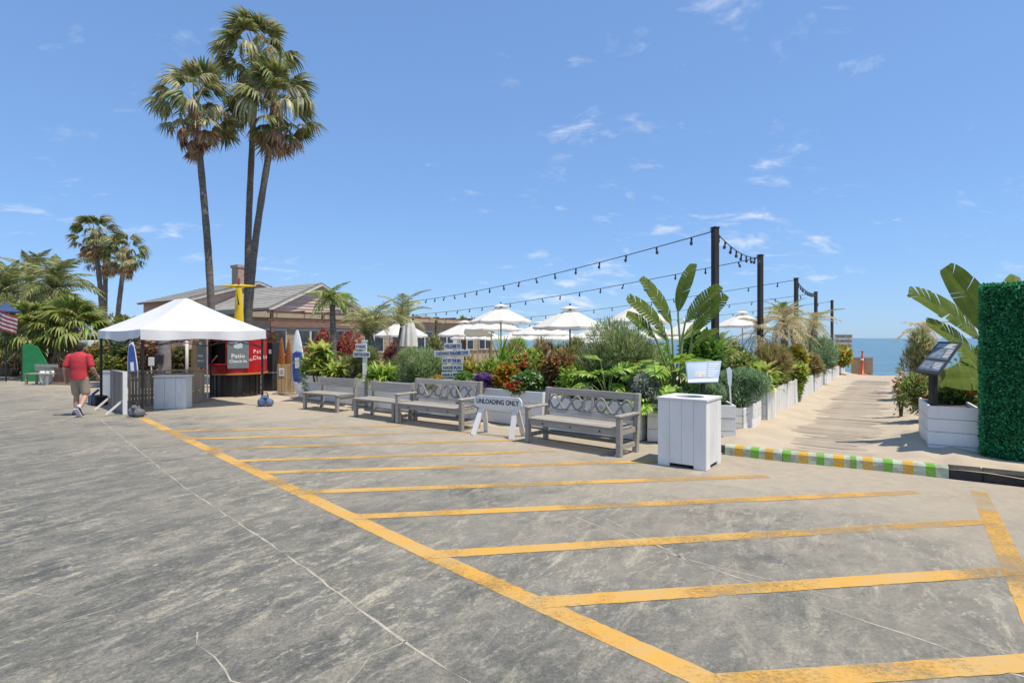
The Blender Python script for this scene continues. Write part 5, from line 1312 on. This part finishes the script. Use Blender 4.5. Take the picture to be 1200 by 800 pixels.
umbrella('small far white umbrella seen under the large one', 697, 388, 33.0, 2.6, PALE)
umbrella('white umbrella showing right of the paddle leaves', 806, 372, 22.0, 2.2, PALE)
umbrella('white umbrella in the back row behind the bronze leaved shrub', 655, 383, 31.0, 3.0, PALE)
umbrella('white umbrella in the back row behind the stacked name boards', 560, 382, 30.0, 3.0, PALE)
umbrella('white umbrella in the back row behind the feathery shrub', 700, 380, 28.0, 2.9, PALE)
umbrella('white umbrella in the back row beside the paddle leaves', 770, 380, 27.0, 2.9, PALE)
umbrella('white umbrella in the back row above the upright sword leaves', 608, 384, 33.0, 3.0)
# closed umbrella
ap = PZ(479, 372, 20.5); t = thing('closed_umbrella', 'closed white umbrella hanging in folds beside the feathery palm', 'umbrella', (ap.x, ap.y, -.012), 0); H = ap.z
MB().tube([(0, 0, 0), (0, 0, H)], .026, 8).build('pole', PALE, t); vs = []
for z, r_ in ((H-.02, .05), (H-.2, .16), (H-.6, .24), (H-1.05, .27)):
    for k_ in range(32): a = 2*math.pi*k_/32; q = r_*(1+.28*math.cos(8*a)); vs.append((q*math.cos(a), q*math.sin(a), z))
MB().add(vs, [(i*32+k_, (i+1)*32+k_, (i+1)*32+(k_+1) % 32, i*32+(k_+1) % 32) for i in range(3) for k_ in range(32)]).build('folded_canopy', CLOTH, t, True); bx('base', (-.25, -.25, 0), (.25, .25, .08), BLACKW, t)
# tables and chairs on the patio
CHW = pmat('red_brown_chair', (.22, .06, .03), (.30, .10, .05), .5, (9, 9, 9), rand=.15); TBL = pmat('table_pale', (.55, .52, .46), (.45, .42, .37), .6, (6, 6, 6))
def table(label, x, y):
    t = thing('patio_table', label, 'table', (x, y, -.012), random.uniform(0, 1.5), 'tables under the umbrellas')
    for i in range(5): bx('top_slat', (-.45+i*.18, -.45, .72), (-.45+i*.18+.17, .45, .75), TBL, t)
    bx('apron', (-.4, -.4, .64), (.4, .4, .719), TBL, t)
    for a in (-.38, .33):
        for b_ in (-.38, .33): bx('leg', (a, b_, 0), (a+.05, b_+.05, .64), TBL, t)
def chair(label, x, y, rz):
    t = thing('patio_chair', label, 'chair', (x, y, -.012), rz, 'red brown chairs on the patio')
    for a in (-.2, .16):
        bx('leg', (a, -.2, 0), (a+.04, -.16, .43), CHW, t); bx('leg', (a, .18, 0), (a+.04, .22, .95), CHW, t)
    bx('seat', (-.22, -.22, .431), (.22, .18, .47), CHW, t, .01)
    for i in range(3): bx('back_slat', (-.16, .19, .60+i*.12), (.16, .21, .68+i*.12), CHW, t)
for i, (px, Z, lb) in enumerate(((560, 21.5, 'pale patio table under the umbrella behind the name boards'), (618, 20, 'pale patio table under the umbrella behind the purple flowers'), (652, 18.3, 'pale patio table under the large umbrella'), (885, 22.5, 'pale patio table behind the second light post'))):
    x = XZ(px, Z); table(lb, x, Z)
    wh = lb.replace('pale patio table ', '')
    for j, dx_ in enumerate((-.75, .75)): chair('chair ' + wh.replace('under the umbrella ', '') + (', back to the building' if j == 0 else ', back to the path'), x+dx_, Z+.1, R(90) if dx_ < 0 else R(-90))

# ------------------------------------------------------------------ plants of the planters
LIME = [(0.278, 0.380, 0.052), (0.380, 0.455, 0.081), (0.189, 0.278, 0.040), (0.506, 0.531, 0.161)]
OLIVE = [(0.224, 0.269, 0.098), (0.284, 0.314, 0.128), (0.149, 0.194, 0.067), (0.359, 0.359, 0.164)]
GREYG = [(0.253, 0.349, 0.155), (0.318, 0.403, 0.183), (0.186, 0.263, 0.105), (0.419, 0.491, 0.239)]
DEEP = [(0.125, 0.250, 0.052), (0.187, 0.333, 0.073), (0.094, 0.177, 0.042)]
FRESH = [(0.208, 0.366, 0.046), (0.312, 0.466, 0.068), (0.139, 0.250, 0.038), (0.436, 0.566, 0.121)]
CROT = [(0.483, 0.391, 0.034), (0.345, 0.345, 0.046), (0.552, 0.276, 0.034), (0.460, 0.115, 0.034), (0.230, 0.276, 0.046)]
BRONZE = [(0.252, 0.090, 0.054), (0.396, 0.180, 0.090), (0.180, 0.108, 0.054), (0.540, 0.288, 0.144), (0.216, 0.234, 0.072), (0.360, 0.360, 0.126)]
SILV = [(.34, .37, .32), (.26, .30, .24), (.42, .44, .40), (.16, .20, .12)]
BLUEG = [(0.207, 0.333, 0.182), (0.269, 0.398, 0.224), (0.154, 0.259, 0.129), (0.352, 0.453, 0.259)]
GRASS = [(0.450, 0.330, 0.159), (0.370, 0.317, 0.106), (0.291, 0.225, 0.146), (0.265, 0.291, 0.079)]
STRAW = [(.52, .44, .25), (.44, .36, .18), (.36, .34, .14), (.60, .52, .34)]
REDF = [(.50, .015, .02), (.60, .04, .04)]; CORAL = [(.70, .16, .10), (.62, .10, .08)]; WHT = [(.75, .75, .68)]; PUR = [(.20, .07, .34), (.30, .14, .44), (.36, .20, .46)]; ORF = [(.72, .22, .04), (.65, .10, .03)]
NEED = blade_t(.12, 3, .1, (1, .9, .6))
PG = 'plants in the patio planters'
def B(label, x0, x1, yt, Z, pal, n, leaf, wid, T=TRI, z0=.55, name='shrub', cat='shrub', **k):
    b_, r_, h = pxbox(x0, x1, yt, Z, z0); return bush(name, label, cat, b_, r_, h, pal, n, leaf, wid, T, group=PG, **k)
def RS(label, x0, x1, yt, Z, pal, heads, per, leaf, wid, T=BLADE, z0=.55, name='strap_leaf_plant', cat='plant', **k):
    b_, r_, h = pxbox(x0, x1, yt, Z, z0); return rosettes(name, label, cat, b_, r_, h, pal, heads, per, leaf, wid, T, PG, **k)
LANCE = blade_t(.45, 4, .15, (.5, 1, .95, .6))
# from the surfboard towards the bin
RS('lime ginger plant with broad pale striped leaves above the first armless bench', 352, 398, 404, 16.5, LIME, 13, 15, .62, .11, LANCE, base=.5)
RS('golden green striped ginger spilling over the planter edge by the white surfboard', 372, 412, 418, 16.0, LIME, 9, 15, .55, .10, LANCE, base=.35)
B('soft olive needle shrub beside the slim white direction post', 394, 446, 405, 16.1, OLIVE, 5200, .13, .014, NEED, up=.7)
RS('lime sword fern clump behind the second armless bench', 424, 476, 424, 15.0, FRESH + LIME[:2], 12, 24, .60, .055, LANCE, base=.25)
B('dense green shrub low behind the direction post', 425, 470, 432, 15.6, DEEP, 1500, .10, .05)
B('grey green needle shrub beside the stacked name boards', 462, 522, 408, 14.5, GREYG, 7600, .12, .013, NEED, up=.6)
B('tall yellowish wispy shrub behind the grey green one', 496, 524, 394, 16.5, GRASS + OLIVE, 2400, .16, .02, NEED, up=1.0)
B('small geranium with orange red flowers at the wavy bench back', 500, 521, 440, 13.5, FRESH, 700, .06, .05, flowers=(ORF, 60, .035, .3))
B('glossy green shrub dotted with white flowers by the name boards', 534, 560, 434, 13.1, DEEP + FRESH[:1], 1500, .09, .05, flowers=(WHT, 70, .03, .2))
RS('mustard yellow strap plant above the white flowers', 538, 566, 415, 14.2, [(.42, .34, .04), (.34, .32, .05), (.26, .26, .05)], 8, 20, .5, .04, STIFF, base=.4)
B('cushion of purple flowers at the planter edge', 555, 577, 436, 12.45, [(.12, .16, .08), (.16, .14, .16)], 700, .06, .03, flowers=(PUR, 260, .045, .05), z0=.64)
B('croton with yellow, orange and red leaves above the unloading sign', 577, 609, 428, 12.55, CROT, 1500, .13, .06, up=.5)
B('geranium with bright red flowers at the end of the unloading sign', 594, 622, 445, 11.9, FRESH + DEEP, 900, .07, .06, flowers=(REDF, 120, .05, .05), z0=.64)
RS('upright sword leaved plant below the dark umbrella pole', 572, 602, 396, 14.6, FRESH, 4, 14, 1.0, .07, STIFF, spread=.35, base=.3)
B('shrub with coral flowers in front of the seated woman', 596, 626, 416, 13.6, FRESH + OLIVE[:1], 1500, .09, .05, flowers=(CORAL, 110, .045, .4))
B('bright green shrub with scattered red blooms', 616, 648, 418, 12.9, FRESH + DEEP, 2000, .09, .05, flowers=(REDF, 46, .05, .5))
B('dark green shrub with small white blooms low behind the large bench', 600, 640, 438, 11.9, DEEP, 1500, .08, .05, flowers=(WHT, 30, .04, .2))
B('bronze and green leaved shrub under the large umbrella', 636, 688, 406, 12.2, BRONZE, 4200, .085, .05, up=.2)
B('wide grey green feathery shrub between the large umbrella and the paddle leaves', 676, 772, 381, 12.1, GREYG + OLIVE, 16000, .14, .013, NEED, up=.8, lobes=20, ry=1.0)
B('dark low shrub under the feathery shrub', 676, 745, 430, 11.6, DEEP, 2200, .09, .05)
B('silver leaved shrub spilling beside the white bin', 737, 772, 438, 10.25, SILV, 3200, .07, .024, ry=.5)
B('deep green leafy shrub between the paddle-leaved plant and the light post', 798, 850, 388, 11.2, DEEP + FRESH[:1], 3400, .12, .06)
B('blue green rosemary shrub behind the corner planter', 838, 898, 428, 10.5, BLUEG, 6200, .085, .012, NEED, up=.5)
B('blue green rosemary shrub behind the bin', 800, 848, 446, 10.15, BLUEG, 3600, .085, .012, NEED, up=.5)
RS('lime variegated plant leaning over the path planter', 870, 906, 416, 11.9, LIME, 11, 16, .5, .08, LANCE, base=.35)
B('golden green shrub at the foot of the second light post', 856, 896, 408, 12.6, LIME + OLIVE, 2400, .10, .05)
B('rosy brown flowering grass tuft over the half buried planter', 884, 926, 405, 13.6, GRASS, 5200, .20, .014, NEED, up=1.1)
RS('yellow variegated strap plant along the path planter', 892, 918, 428, 13.3, LIME, 7, 16, .5, .07, LANCE, base=.3)
B('orange and yellow leaved croton by the third light post', 916, 948, 408, 15.8, CROT + LIME, 2600, .12, .06)
B('dark grey green needle shrub by the fourth light post', 934, 976, 394, 20.0, BLUEG, 5600, .14, .018, NEED, up=.6)
B('yellow green shrub with orange tips under the stacked wooden sign', 966, 1000, 404, 25.5, LIME + CROT, 2600, .16, .09)
B('ochre grassy shrub between the croton and the needle shrub', 944, 962, 418, 17.6, GRASS, 1600, .2, .02, NEED, up=1.0)
# fuller mass behind the front row
for x0, x1, yt, Z, pal, kind, lb in ((352, 392, 414, 17.2, FRESH, 0, 'fresh green shrub behind the lime ginger'), (446, 474, 412, 16.6, OLIVE, 1, 'olive wispy shrub between the fern and the grey green shrub'), (520, 546, 424, 14.6, FRESH, 0, 'fresh green shrub beneath the stacked name boards'),
     (556, 590, 418, 13.9, LIME, 0, 'lime shrub above the purple cushion'), (606, 640, 410, 15.2, LIME, 0, 'lime shrub behind the coral flowers'), (648, 690, 424, 11.9, FRESH, 0, 'green shrub under the bronze leaves'), (588, 616, 404, 16.4, GRASS, 1, 'straw grass tuft beside the upright sword leaves'),
     (640, 668, 402, 17.6, FRESH, 1, 'green wispy shrub under the large umbrella'), (690, 720, 400, 15.5, LIME, 1, 'yellow green wispy shrub behind the feathery shrub'), (750, 792, 398, 13.5, FRESH, 0, 'leafy green shrub behind the paddle-leaved plant'),
     (812, 846, 404, 14.0, LIME, 0, 'golden shrub behind the first light post'), (846, 880, 398, 16.0, OLIVE, 1, 'olive wispy shrub under the umbrella behind the second light post'), (896, 934, 402, 17.5, LIME, 1, 'yellow green wispy shrub below the straw palms'), (918, 944, 422, 15.0, LIME, 0, 'yellow shrub overhanging the path planter'), (955, 980, 408, 22.5, OLIVE, 1, 'olive shrub between the last light posts'),
     (592, 622, 399, 24.0, FRESH, 1, 'green wispy shrub at the far edge of the patio behind the sword leaves'), (624, 652, 401, 25.0, GRASS, 1, 'straw tuft at the far edge of the patio behind the seated guests'), (655, 690, 400, 24.0, OLIVE, 1, 'olive wispy shrub at the far edge of the patio under the large umbrella'), (702, 740, 399, 23.0, FRESH, 0, 'leafy shrub at the far edge of the patio behind the feathery shrub'), (826, 860, 401, 22.0, LIME, 1, 'lime wispy shrub at the far edge of the patio behind the first light post')):
    if kind: B(lb, x0, x1, yt, Z, pal, 3000, .16*Z/14, .016*Z/14, NEED, z0=.1, up=.8)
    else: B(lb, x0, x1, yt, Z, pal, 1900, .11*Z/14, .055*Z/14, z0=.1)
# cut-leaf philodendrons: large lobed leaves, each one a part
PHM = []
def phil_leaf(pal):
    N = 9; parts = []
    t = np.linspace(.04, .98, N); 
    for sd in (-1, 1):
        P = np.stack([t*.55, np.zeros(N), -.10*t*t], 1); D = np.stack([.35+.55*t, sd*(1.15-.55*t), np.full(N, .10)], 1) + rng.normal(0, .05, (N, 3))
        Ln = .36*np.sin(np.pi*(.22+.66*t))**.8
        parts.append(leaf_arrays(blade_t(.28, 4, .1, (.8, 1, .9, .6)), P, D, Ln, .075, pick(pal, N, .12), U=np.tile([0, 0, 1.0], (N, 1))))
    q = TRI[0].copy(); parts.append(leaf_arrays((q, TRI[1]), np.zeros((1, 3)), np.array([[1, 0, 0.0]]), .62, .20, np.array([pal[1]]), U=np.array([[0, 0, 1.0]])))
    return np_mesh('lobed_leaf', parts)
for pal in (FRESH, FRESH, [(.20, .32, .05), (.26, .38, .07), (.14, .24, .03), (.38, .46, .16)]): PHM.append(phil_leaf(pal))
def philodendron(label, px, Z, ytop, n, sc, z0=.55):
    b_ = Vector((XZ(px, Z), Z, z0)); H = CAMH+(HY-ytop)/FPX*Z-z0
    t = thing('philodendron', label, 'plant', b_, 0, PG)
    for i in range(n):
        u = (i+.5)/n; th = i*2.39996 + random.gauss(0, .2); el = R(78)-R(70)*u; L_ = H*random.uniform(.55, .92)*(1-.25*u)
        e = Vector((math.cos(th)*math.cos(el)*.8, math.sin(th)*math.cos(el)*.6, math.sin(el)))*L_
        MB().tube([(0, 0, 0), e*.55+Vector((0, 0, .05)), e], [.014, .011, .008], 5).build('stalk', BRIB, t)
        put(random.choice(PHM), 'leaf', t, e, th, R(22)-R(75)*u*.8+random.gauss(0, .15), random.gauss(0, .25), sc*random.uniform(.8, 1.15))
    return t
philodendron('cut-leaf philodendron drooping over the large bench back', 712, 11.0, 412, 19, .82)
philodendron('cut-leaf philodendron with lobed leaves beside the blue information panel', 780, 10.55, 404, 24, .80)
philodendron('small cut-leaf philodendron low between the silver shrub and the bin', 768, 9.95, 455, 11, .6)
# paddle-leaved plants
def paddle(label, base, leaves, cat='plant'):
    base = Vector(base); t = thing('paddle_leaf_plant', label, cat, base, 0)
    for (s_, e, W_, fc, tr) in leaves: big_leaf(t, base + Vector((random.gauss(0, .05), random.gauss(0, .05), 0)), s_, e, W_, fc, tr, 16, .10, .022, base)
    return t
Zb = 10.75; bb = Vector((XZ(794, Zb), Zb, .55)); sf = (.55, -.8, .35)
paddle('tall paddle-leaved plant with torn upright leaves beside the first light post', bb, [
    (PZ(787, 382, Zb-.10), PZ(751, 321, Zb-.35), .35, (.35, -.85, .3), .6), (PZ(780, 391, Zb-.2), PZ(735, 343, Zb-.6), .35, (.3, -.85, .35), .65), (PZ(768, 396, Zb-.25), PZ(734, 364, Zb-.7), .30, (.2, -.85, .4), .7),
    (PZ(794.5, 367, Zb), PZ(813, 305, Zb+.05), .36, (-.75, -.6, .2), .1), (PZ(803, 378, Zb-.1), PZ(844, 331, Zb-.4), .35, (-.3, -.85, .35), .65), (PZ(812, 388, Zb-.15), PZ(851, 342, Zb-.5), .34, (-.25, -.85, .4), .65),
    (PZ(800, 398, Zb+.1), PZ(826, 372, Zb+.6), .22, (.3, -.8, .5), .5), (PZ(784, 402, Zb+.05), PZ(764, 384, Zb+.5), .22, (.3, -.8, .5), .5), (PZ(812, 404, Zb-.3), PZ(842, 384, Zb-.7), .22, (-.2, -.7, .7), .5)])
Zr = 9.55; br = Vector((XZ(1152, Zr), Zr, .6))
paddle('huge paddle-leaved plant behind the artificial hedge wall', br, [
    (PZ(1160, 392, Zr+.1), PZ(1108, 306, Zr-.1), .56, (-.2, -.95, .1), .08), (PZ(1148, 398, Zr-.05), PZ(1064.5, 333, Zr-.45), .44, (.2, -.9, .3), .4), (PZ(1146, 424, Zr-.05), PZ(1085, 370, Zr-.45), .36, (.2, -.88, .35), .6),
    (PZ(1156, 446, Zr-.15), PZ(1103, 440, Zr-.45), .48, (.0, -.9, .4), .06), (PZ(1150, 440, Zr+.2), PZ(1112, 396, Zr+.5), .32, (.2, -.8, .5), .6), (PZ(1162, 380, Zr+.3), PZ(1190, 318, Zr+.6), .36, (-.2, -.9, .3), .2), (PZ(1172, 400, Zr+.3), PZ(1230, 345, Zr+.3), .36, (-.2, -.9, .4), .3)])
# other palms of the planters
SP = [(.30, .33, .11), (.24, .28, .09), (.42, .40, .18), (.48, .44, .24)]
SF = [feather_frond_mesh('feather_frond', SP, .95, ri, fa, 26, .26, .018, .35, .3) for ri, fa in ((.5, .9), (.75, 1.0), (.3, .8))]
YF = [feather_frond_mesh('feather_frond', STRAW, .85, ri, fa, 24, .26, .02, .3, .5) for ri, fa in ((.5, 1.0), (.3, 1.1), (.7, 1.1))]
WF = [feather_frond_mesh('feather_frond', FRESH + PALE_FAN, .75, ri, fa, 26, .34, .03, .2, .7) for ri, fa in ((.7, 1.5), (.9, 1.6))]
def soft(label, px, Z, ych, meshes, n, sc, r_=.06, els=(82, -15), trunks=1, z0=.1, name='small_palm'):
    h = zz(ych, Z)-z0; return feather_palm(name, label, (XZ(px, Z), Z, z0), h, r_, meshes, n, sc, PG, (0, 0), els, trunks, None, 'palm')
soft('slim young palm with drooping fronds in front of the gable', 389.5, 18.6, 356, WF, 17, 1.0, .12, (88, -20))
soft('feathery palm with arching fine fronds beside the closed umbrella', 453, 17.0, 383, SF, 12, 1.5, .05, (82, 12), 2)
soft('low feathery palm with upright stalks behind the direction post', 432, 17.2, 402, SF, 8, 1.3, .045, (86, 45), 1)
soft('cycad with stiff yellow green fronds above the rosemary', 838, 11.8, 418, [feather_frond_mesh('feather_frond', LIME, .8, .35, .45, 30, .16, .016, .3, .1)], 22, .95, .07, (70, -5), 1, .5, 'cycad')
soft('straw coloured feathery palm next to the second light post', 905, 15.4, 384, YF + SF[:1], 15, 1.0, .055, (80, -45), 2)
soft('straw coloured feathery palm between the second and third light posts', 921, 16.6, 378, YF + SF, 15, 1.0, .055, (84, -45), 1)
soft('straw coloured feathery palm next to the third light post', 940, 18.6, 382, YF + SF[:1], 14, 1.0, .055, (80, -45), 2)
soft('straw coloured feathery palm between the third and fourth light posts', 952, 20.5, 386, YF + SF, 13, 1.0, .055, (80, -45), 1)
soft('bright yellow green small palm amid the straw coloured ones', 916, 17.5, 372, [feather_frond_mesh('feather_frond', [(.36, .33, .05), (.28, .28, .05)], .7, .7, 1.2, 22, .22, .02, .3, .4)], 18, .9, .06, (86, 10), 1)
# bougainvillea on the pergola posts
for i, (x0, x1, yt, lb) in enumerate(((360, 392, 388, 'red bougainvillea on the pergola behind the slim young palm'), (392, 424, 386, 'red bougainvillea beside the feathery palm below the pergola'))):
    b_, r_, h = pxbox(x0, x1, yt, 24.5, 0); bush('bougainvillea', lb, 'shrub', b_, r_, h, [(.44, .05, .07), (.55, .10, .12), (.34, .05, .06), (.16, .19, .05), (.20, .24, .06), (.6, .16, .16)], 3600, .10, .07, lobes=14, ry=.7, group='red bougainvillea by the pergola')
b_, r_, h = pxbox(446, 476, 398, 24, 0); bush('bougainvillea', 'pinkish bougainvillea under the white umbrella by the pergola', 'shrub', b_, r_, h, [(.40, .10, .14), (.30, .08, .10), (.12, .14, .04)], 2400, .10, .07, group='red bougainvillea by the pergola')
b_, r_, h = pxbox(538, 560, 362, 42, 0); bush('tree', 'round green tree behind the end of the low wing', 'tree', b_, r_*1.2, h, FRESH + OLIVE, 2600, .22, .14)
b_, r_, h = pxbox(312, 330, 388, 22, 0); bush('bougainvillea', 'red flowering shrub behind the black cabinet', 'shrub', b_, r_, h, [(.34, .05, .06), (.12, .15, .04), (.09, .12, .03)], 1500, .10, .07, group='red bougainvillea by the pergola')
# right of the path
B('olive shrub with straw seed heads right of the path', 1060, 1104, 388, 15.5, OLIVE + STRAW[:2], 3400, .15, .022, NEED, z0=.0, up=.9)
B('green spreading shrub at the edge of the path sand', 1060, 1112, 434, 11.3, OLIVE + FRESH[:1] + LIME[:1], 2600, .11, .03, TRI, z0=.0, flowers=(CORAL, 7, .05, .2))
B('leafy green shrub filling the planter by the hedge wall', 1092, 1152, 452, 9.5, FRESH + OLIVE, 2400, .09, .035, z0=.6, flowers=(ORF, 10, .05, .4), ry=.4)
B('low red flowering tuft lying on the path sand', 1048, 1064, 432, 12.2, OLIVE, 260, .08, .03, z0=.05, flowers=([(.75, .16, .14), (.8, .35, .3)], 12, .05, .1))
soft('straw coloured palm behind the olive shrub right of the path', 1084, 17.5, 392, YF, 16, 1.0, .05, (70, -30), 1, 0)
B('tall dark shrub behind the huge paddle leaves', 1112, 1190, 400, 12.5, OLIVE + DEEP, 3000, .12, .05, z0=0)
struct(MB().add([V2(p)+Vector((0, 0, .02)) for p in ((-7.0, 18.2), (-4.2, 15.9), (-1.5, 13.8), (.8, 12.0), (3.0, 10.9), (4.2, 11.6), (6.0, 14.5), (5.2, 15.0), (2.4, 13.4), (-1.0, 15.6), (-5.6, 19.8))], [tuple(range(11))]).build('planting_bed', SOIL))

# ------------------------------------------------------------------ people: one continuous body each, grown from capsules
SKIN = pmat('skin', (.52, .30, .21), (.46, .26, .18), .55, (9, 9, 9), spec=.35)
HAIR = pmat('dark_hair', (.02, .014, .010), (.04, .028, .02), .7, (30, 30, 30), bump=.4)
def hand(mb, w, d, palm_n):
    """palm and five bent fingers hanging along d"""
    w, d, pn = Vector(w), Vector(d).normalized(), Vector(palm_n).normalized(); sd = d.cross(pn)
    mb.cap(w, w+d*.075, .026, .030)
    for k_, (o_, L_) in enumerate(((-.03, .062), (-.010, .074), (.010, .070), (.029, .055))):
        a = w+d*.085+sd*o_; b_ = a+d*L_*.55+pn*.012; mb.cap(a, b_, .0105, .0095, 8); mb.cap(b_, b_+d*L_*.35+pn*.028, .0095, .008, 8)
    a = w+d*.025-sd*.028; b_ = a+d*.035-sd*.022+pn*.012; mb.cap(a, b_, .013, .011, 8); mb.cap(b_, b_+d*.035+pn*.012, .011, .009, 8)
def head(mb, c, f, s=1.0):
    """head with brow, nose, jaw and ears; f = facing direction"""
    c, f = Vector(c), Vector(f).normalized(); sd = f.cross(Vector((0, 0, 1)))
    M = Matrix((sd, f, Vector((0, 0, 1)))).transposed()
    mb.ell(c, (.074*s, .094*s, .112*s), 16, 12, M); mb.ell(c+f*.03*s+Vector((0, 0, -.06*s)), (.056*s, .062*s, .058*s), 12, 8, M)
    mb.ell(c+f*.098*s+Vector((0, 0, -.015*s)), (.014*s, .018*s, .026*s), 8, 6, M); mb.ell(c+f*.085*s+Vector((0, 0, -.062*s)), (.026*s, .012*s, .010*s), 8, 6, M)
    for q in (-1, 1): mb.ell(c+sd*(q*.077*s)+Vector((0, 0, -.01*s))-f*.005*s, (.010*s, .018*s, .030*s), 8, 6, M)
# walking man seen from behind: local +y is his heading (away from the camera)
pw = G(93, 487.3); man = thing('person', 'person in a red t-shirt, khaki shorts and dark shoes walking away towards the palms', 'person', (pw.x, pw.y, .005), R(8))
body = MB()
hipL, hipR = Vector((-.095, 0, .90)), Vector((.095, 0, .90))
kneL, kneR = Vector((-.10, .07, .49)), Vector((.115, .05, .50))
ankL, ankR = Vector((-.095, .03, .09)), Vector((.14, -.26, .17))                      # left foot planted, right foot trailing, heel up
for h_, k_, a_ in ((hipL, kneL, ankL), (hipR, kneR, ankR)):
    body.cap(h_, k_, .088, .058); body.cap(k_, a_.lerp(k_, .62), .056, .060); body.cap(a_.lerp(k_, .62), a_, .058, .036)
body.cap(ankL, (-.10, .16, .045), .042, .036); body.cap(ankR, (.15, -.20, .055), .042, .036)
body.loft([(.84, .13, .09, 0), (.92, .165, .115, 0), (1.05, .155, .105, 0), (1.2, .165, .11, -.005), (1.33, .18, .115, 0), (1.42, .15, .09, 0), (1.46, .08, .06, 0)])
body.cap((-.14, 0, 1.41), (.14, 0, 1.41), .06, .06); body.cap((0, .0, 1.42), (0, .03, 1.53), .058, .052)
shL, shR = Vector((-.205, 0, 1.40)), Vector((.205, 0, 1.40)); elL, elR = Vector((-.285, -.06, 1.13)), Vector((.285, -.01, 1.13)); wrL, wrR = Vector((-.325, .04, .89)), Vector((.30, .16, .93))
for s_, e_, w_ in ((shL, elL, wrL), (shR, elR, wrR)): body.cap(s_, e_, .060, .046); body.cap(e_, w_, .046, .029)
hand(body, wrL, wrL-elL, (.8, .3, 0)); hand(body, wrR, wrR-elR, (-.8, .3, 0)); head(body, (0, .05, 1.615), (.1, 1, -.05))
fused('body', body, SKIN, man, .0095, 4)
TS = pmat('red_tshirt', (.56, .050, .065), (.46, .036, .05), .85, (7, 7, 7), bump=.3, bscale=9); KH = pmat('khaki_shorts', (.42, .335, .24), (.35, .275, .195), .9, (7, 7, 7), bump=.3, bscale=9)
sh = MB(); sh.loft([(.86, .198, .148, 0), (.95, .196, .146, 0), (1.08, .188, .138, 0), (1.2, .193, .14, -.005), (1.32, .21, .14, 0), (1.40, .215, .122, 0), (1.455, .19, .10, .0), (1.49, .12, .085, .0), (1.515, .066, .068, .01)])
for s_, e_ in ((shL, elL), (shR, elR)): sh.cap(s_, s_.lerp(e_, .74), .078, .074)
fused('tshirt', sh, TS, man, .010, 7)
st_ = MB(); st_.ell((0, 0, .93), (.188, .138, .13), 16, 10)
for h_, k_ in ((hipL, kneL), (hipR, kneR)): st_.cap(h_, h_.lerp(k_, .86), .108, .094)
fused('shorts', st_, KH, man, .011, 4)
hr = MB(); hr.ell((0, .035, 1.64), (.083, .098, .102), 16, 12); hr.ell((0, .0, 1.585), (.07, .062, .065), 12, 8); fused('hair', hr, HAIR, man, .010, 3)
SHOE = pmat('dark_shoe', (.02, .02, .024), (.04, .04, .045), .6); SOLE = pmat('white_sole', (.6, .62, .68), None, .6)
for a_, f0_, f1_, z0_ in ((ankL, (-.095, -.03, .052), (-.105, .19, .045), 0), (ankR, (.138, -.305, .20), (.155, -.215, .055), 0)):
    s_ = MB(); s_.cap(f0_, f1_, .050, .045); s_.cap(Vector(a_)+Vector((0, 0, .02)), f0_, .046, .05); fused('shoe', s_, SHOE, man, .009, 3)
    s_ = MB(); d_ = (Vector(f1_)-Vector(f0_)).normalized(); up_ = Vector((1, 0, 0)).cross(d_); up_ = up_ if up_.z > 0 else -up_
    s_.bar(Vector(f0_)-up_*.047-d_*.04, Vector(f1_)-up_*.040+d_*.035, .088, .022, up_).build('sole', SOLE, man)
    s_ = MB().cap(Vector(a_)+Vector((0, 0, .03)), Vector(a_)+Vector((0, .008, .085)), .047, .046); fused('sock', s_, SOLE, man, .009, 2)
# seated guests behind the flowers
def seated(label, px, Z, face_, top, hairc, seat=.46, topname='top'):
    x = XZ(px, Z); t = thing('person', label, 'person', (x, Z, -.012), face_)
    b_ = MB(); 
    for q in (-1, 1):
        b_.cap((q*.09, 0, seat+.09), (q*.11, .42, seat+.08), .085, .06); b_.cap((q*.11, .42, seat+.07), (q*.11, .40, .08), .056, .036); b_.cap((q*.11, .38, .05), (q*.115, .54, .045), .042, .034)
        b_.cap((q*.19, 0, seat+.58), (q*.25, .10, seat+.34), .055, .044); b_.cap((q*.25, .10, seat+.34), (q*.14, .32, seat+.28), .043, .03); hand(b_, (q*.14, .32, seat+.28), (-q*.3, 1, 0), (0, 0, -1))
    b_.ell((0, 0, seat+.12), (.16, .12, .13), 14, 10); b_.ell((0, -.01, seat+.32), (.145, .10, .18), 14, 10); b_.ell((0, 0, seat+.49), (.175, .11, .14), 14, 10); b_.cap((0, 0, seat+.58), (0, .02, seat+.70), .055, .048); head(b_, (0, .04, seat+.79), (0, 1, 0))
    fused('body', b_, SKIN, t, .012, 4)
    s_ = MB(); s_.ell((0, 0, seat+.14), (.178, .135, .14), 14, 10); s_.ell((0, -.01, seat+.32), (.162, .118, .19), 14, 10); s_.ell((0, 0, seat+.47), (.188, .125, .12), 14, 10); fused(topname, s_, top, t, .012, 4)
    s_ = MB()
    for q in (-1, 1): s_.cap((q*.09, 0, seat+.09), (q*.11, .38, seat+.08), .10, .075)
    fused('trousers', s_, pmat('denim', (.06, .08, .13), (.09, .11, .16), .9), t, .012, 3)
    s_ = MB(); s_.ell((0, .02, seat+.82), (.085, .10, .10), 14, 10); s_.ell((0, -.05, seat+.74), (.07, .05, .09), 12, 8); fused('hair', s_, hairc, t, .012, 3)
    return t
BRH = pmat('brown_hair', (.12, .06, .03), (.17, .09, .05), .7, (30, 30, 30))
seated('seated person in a dark pink top behind the coral flowers', 611, 15.6, R(60), pmat('pink_top', (.42, .06, .10), (.34, .05, .08), .85), BRH, .70)
seated('seated person in a cream top with dark hair under the large white umbrella', 645, 18.8, R(100), pmat('cream_top', (.62, .55, .42), (.55, .48, .36), .85), HAIR, .80)
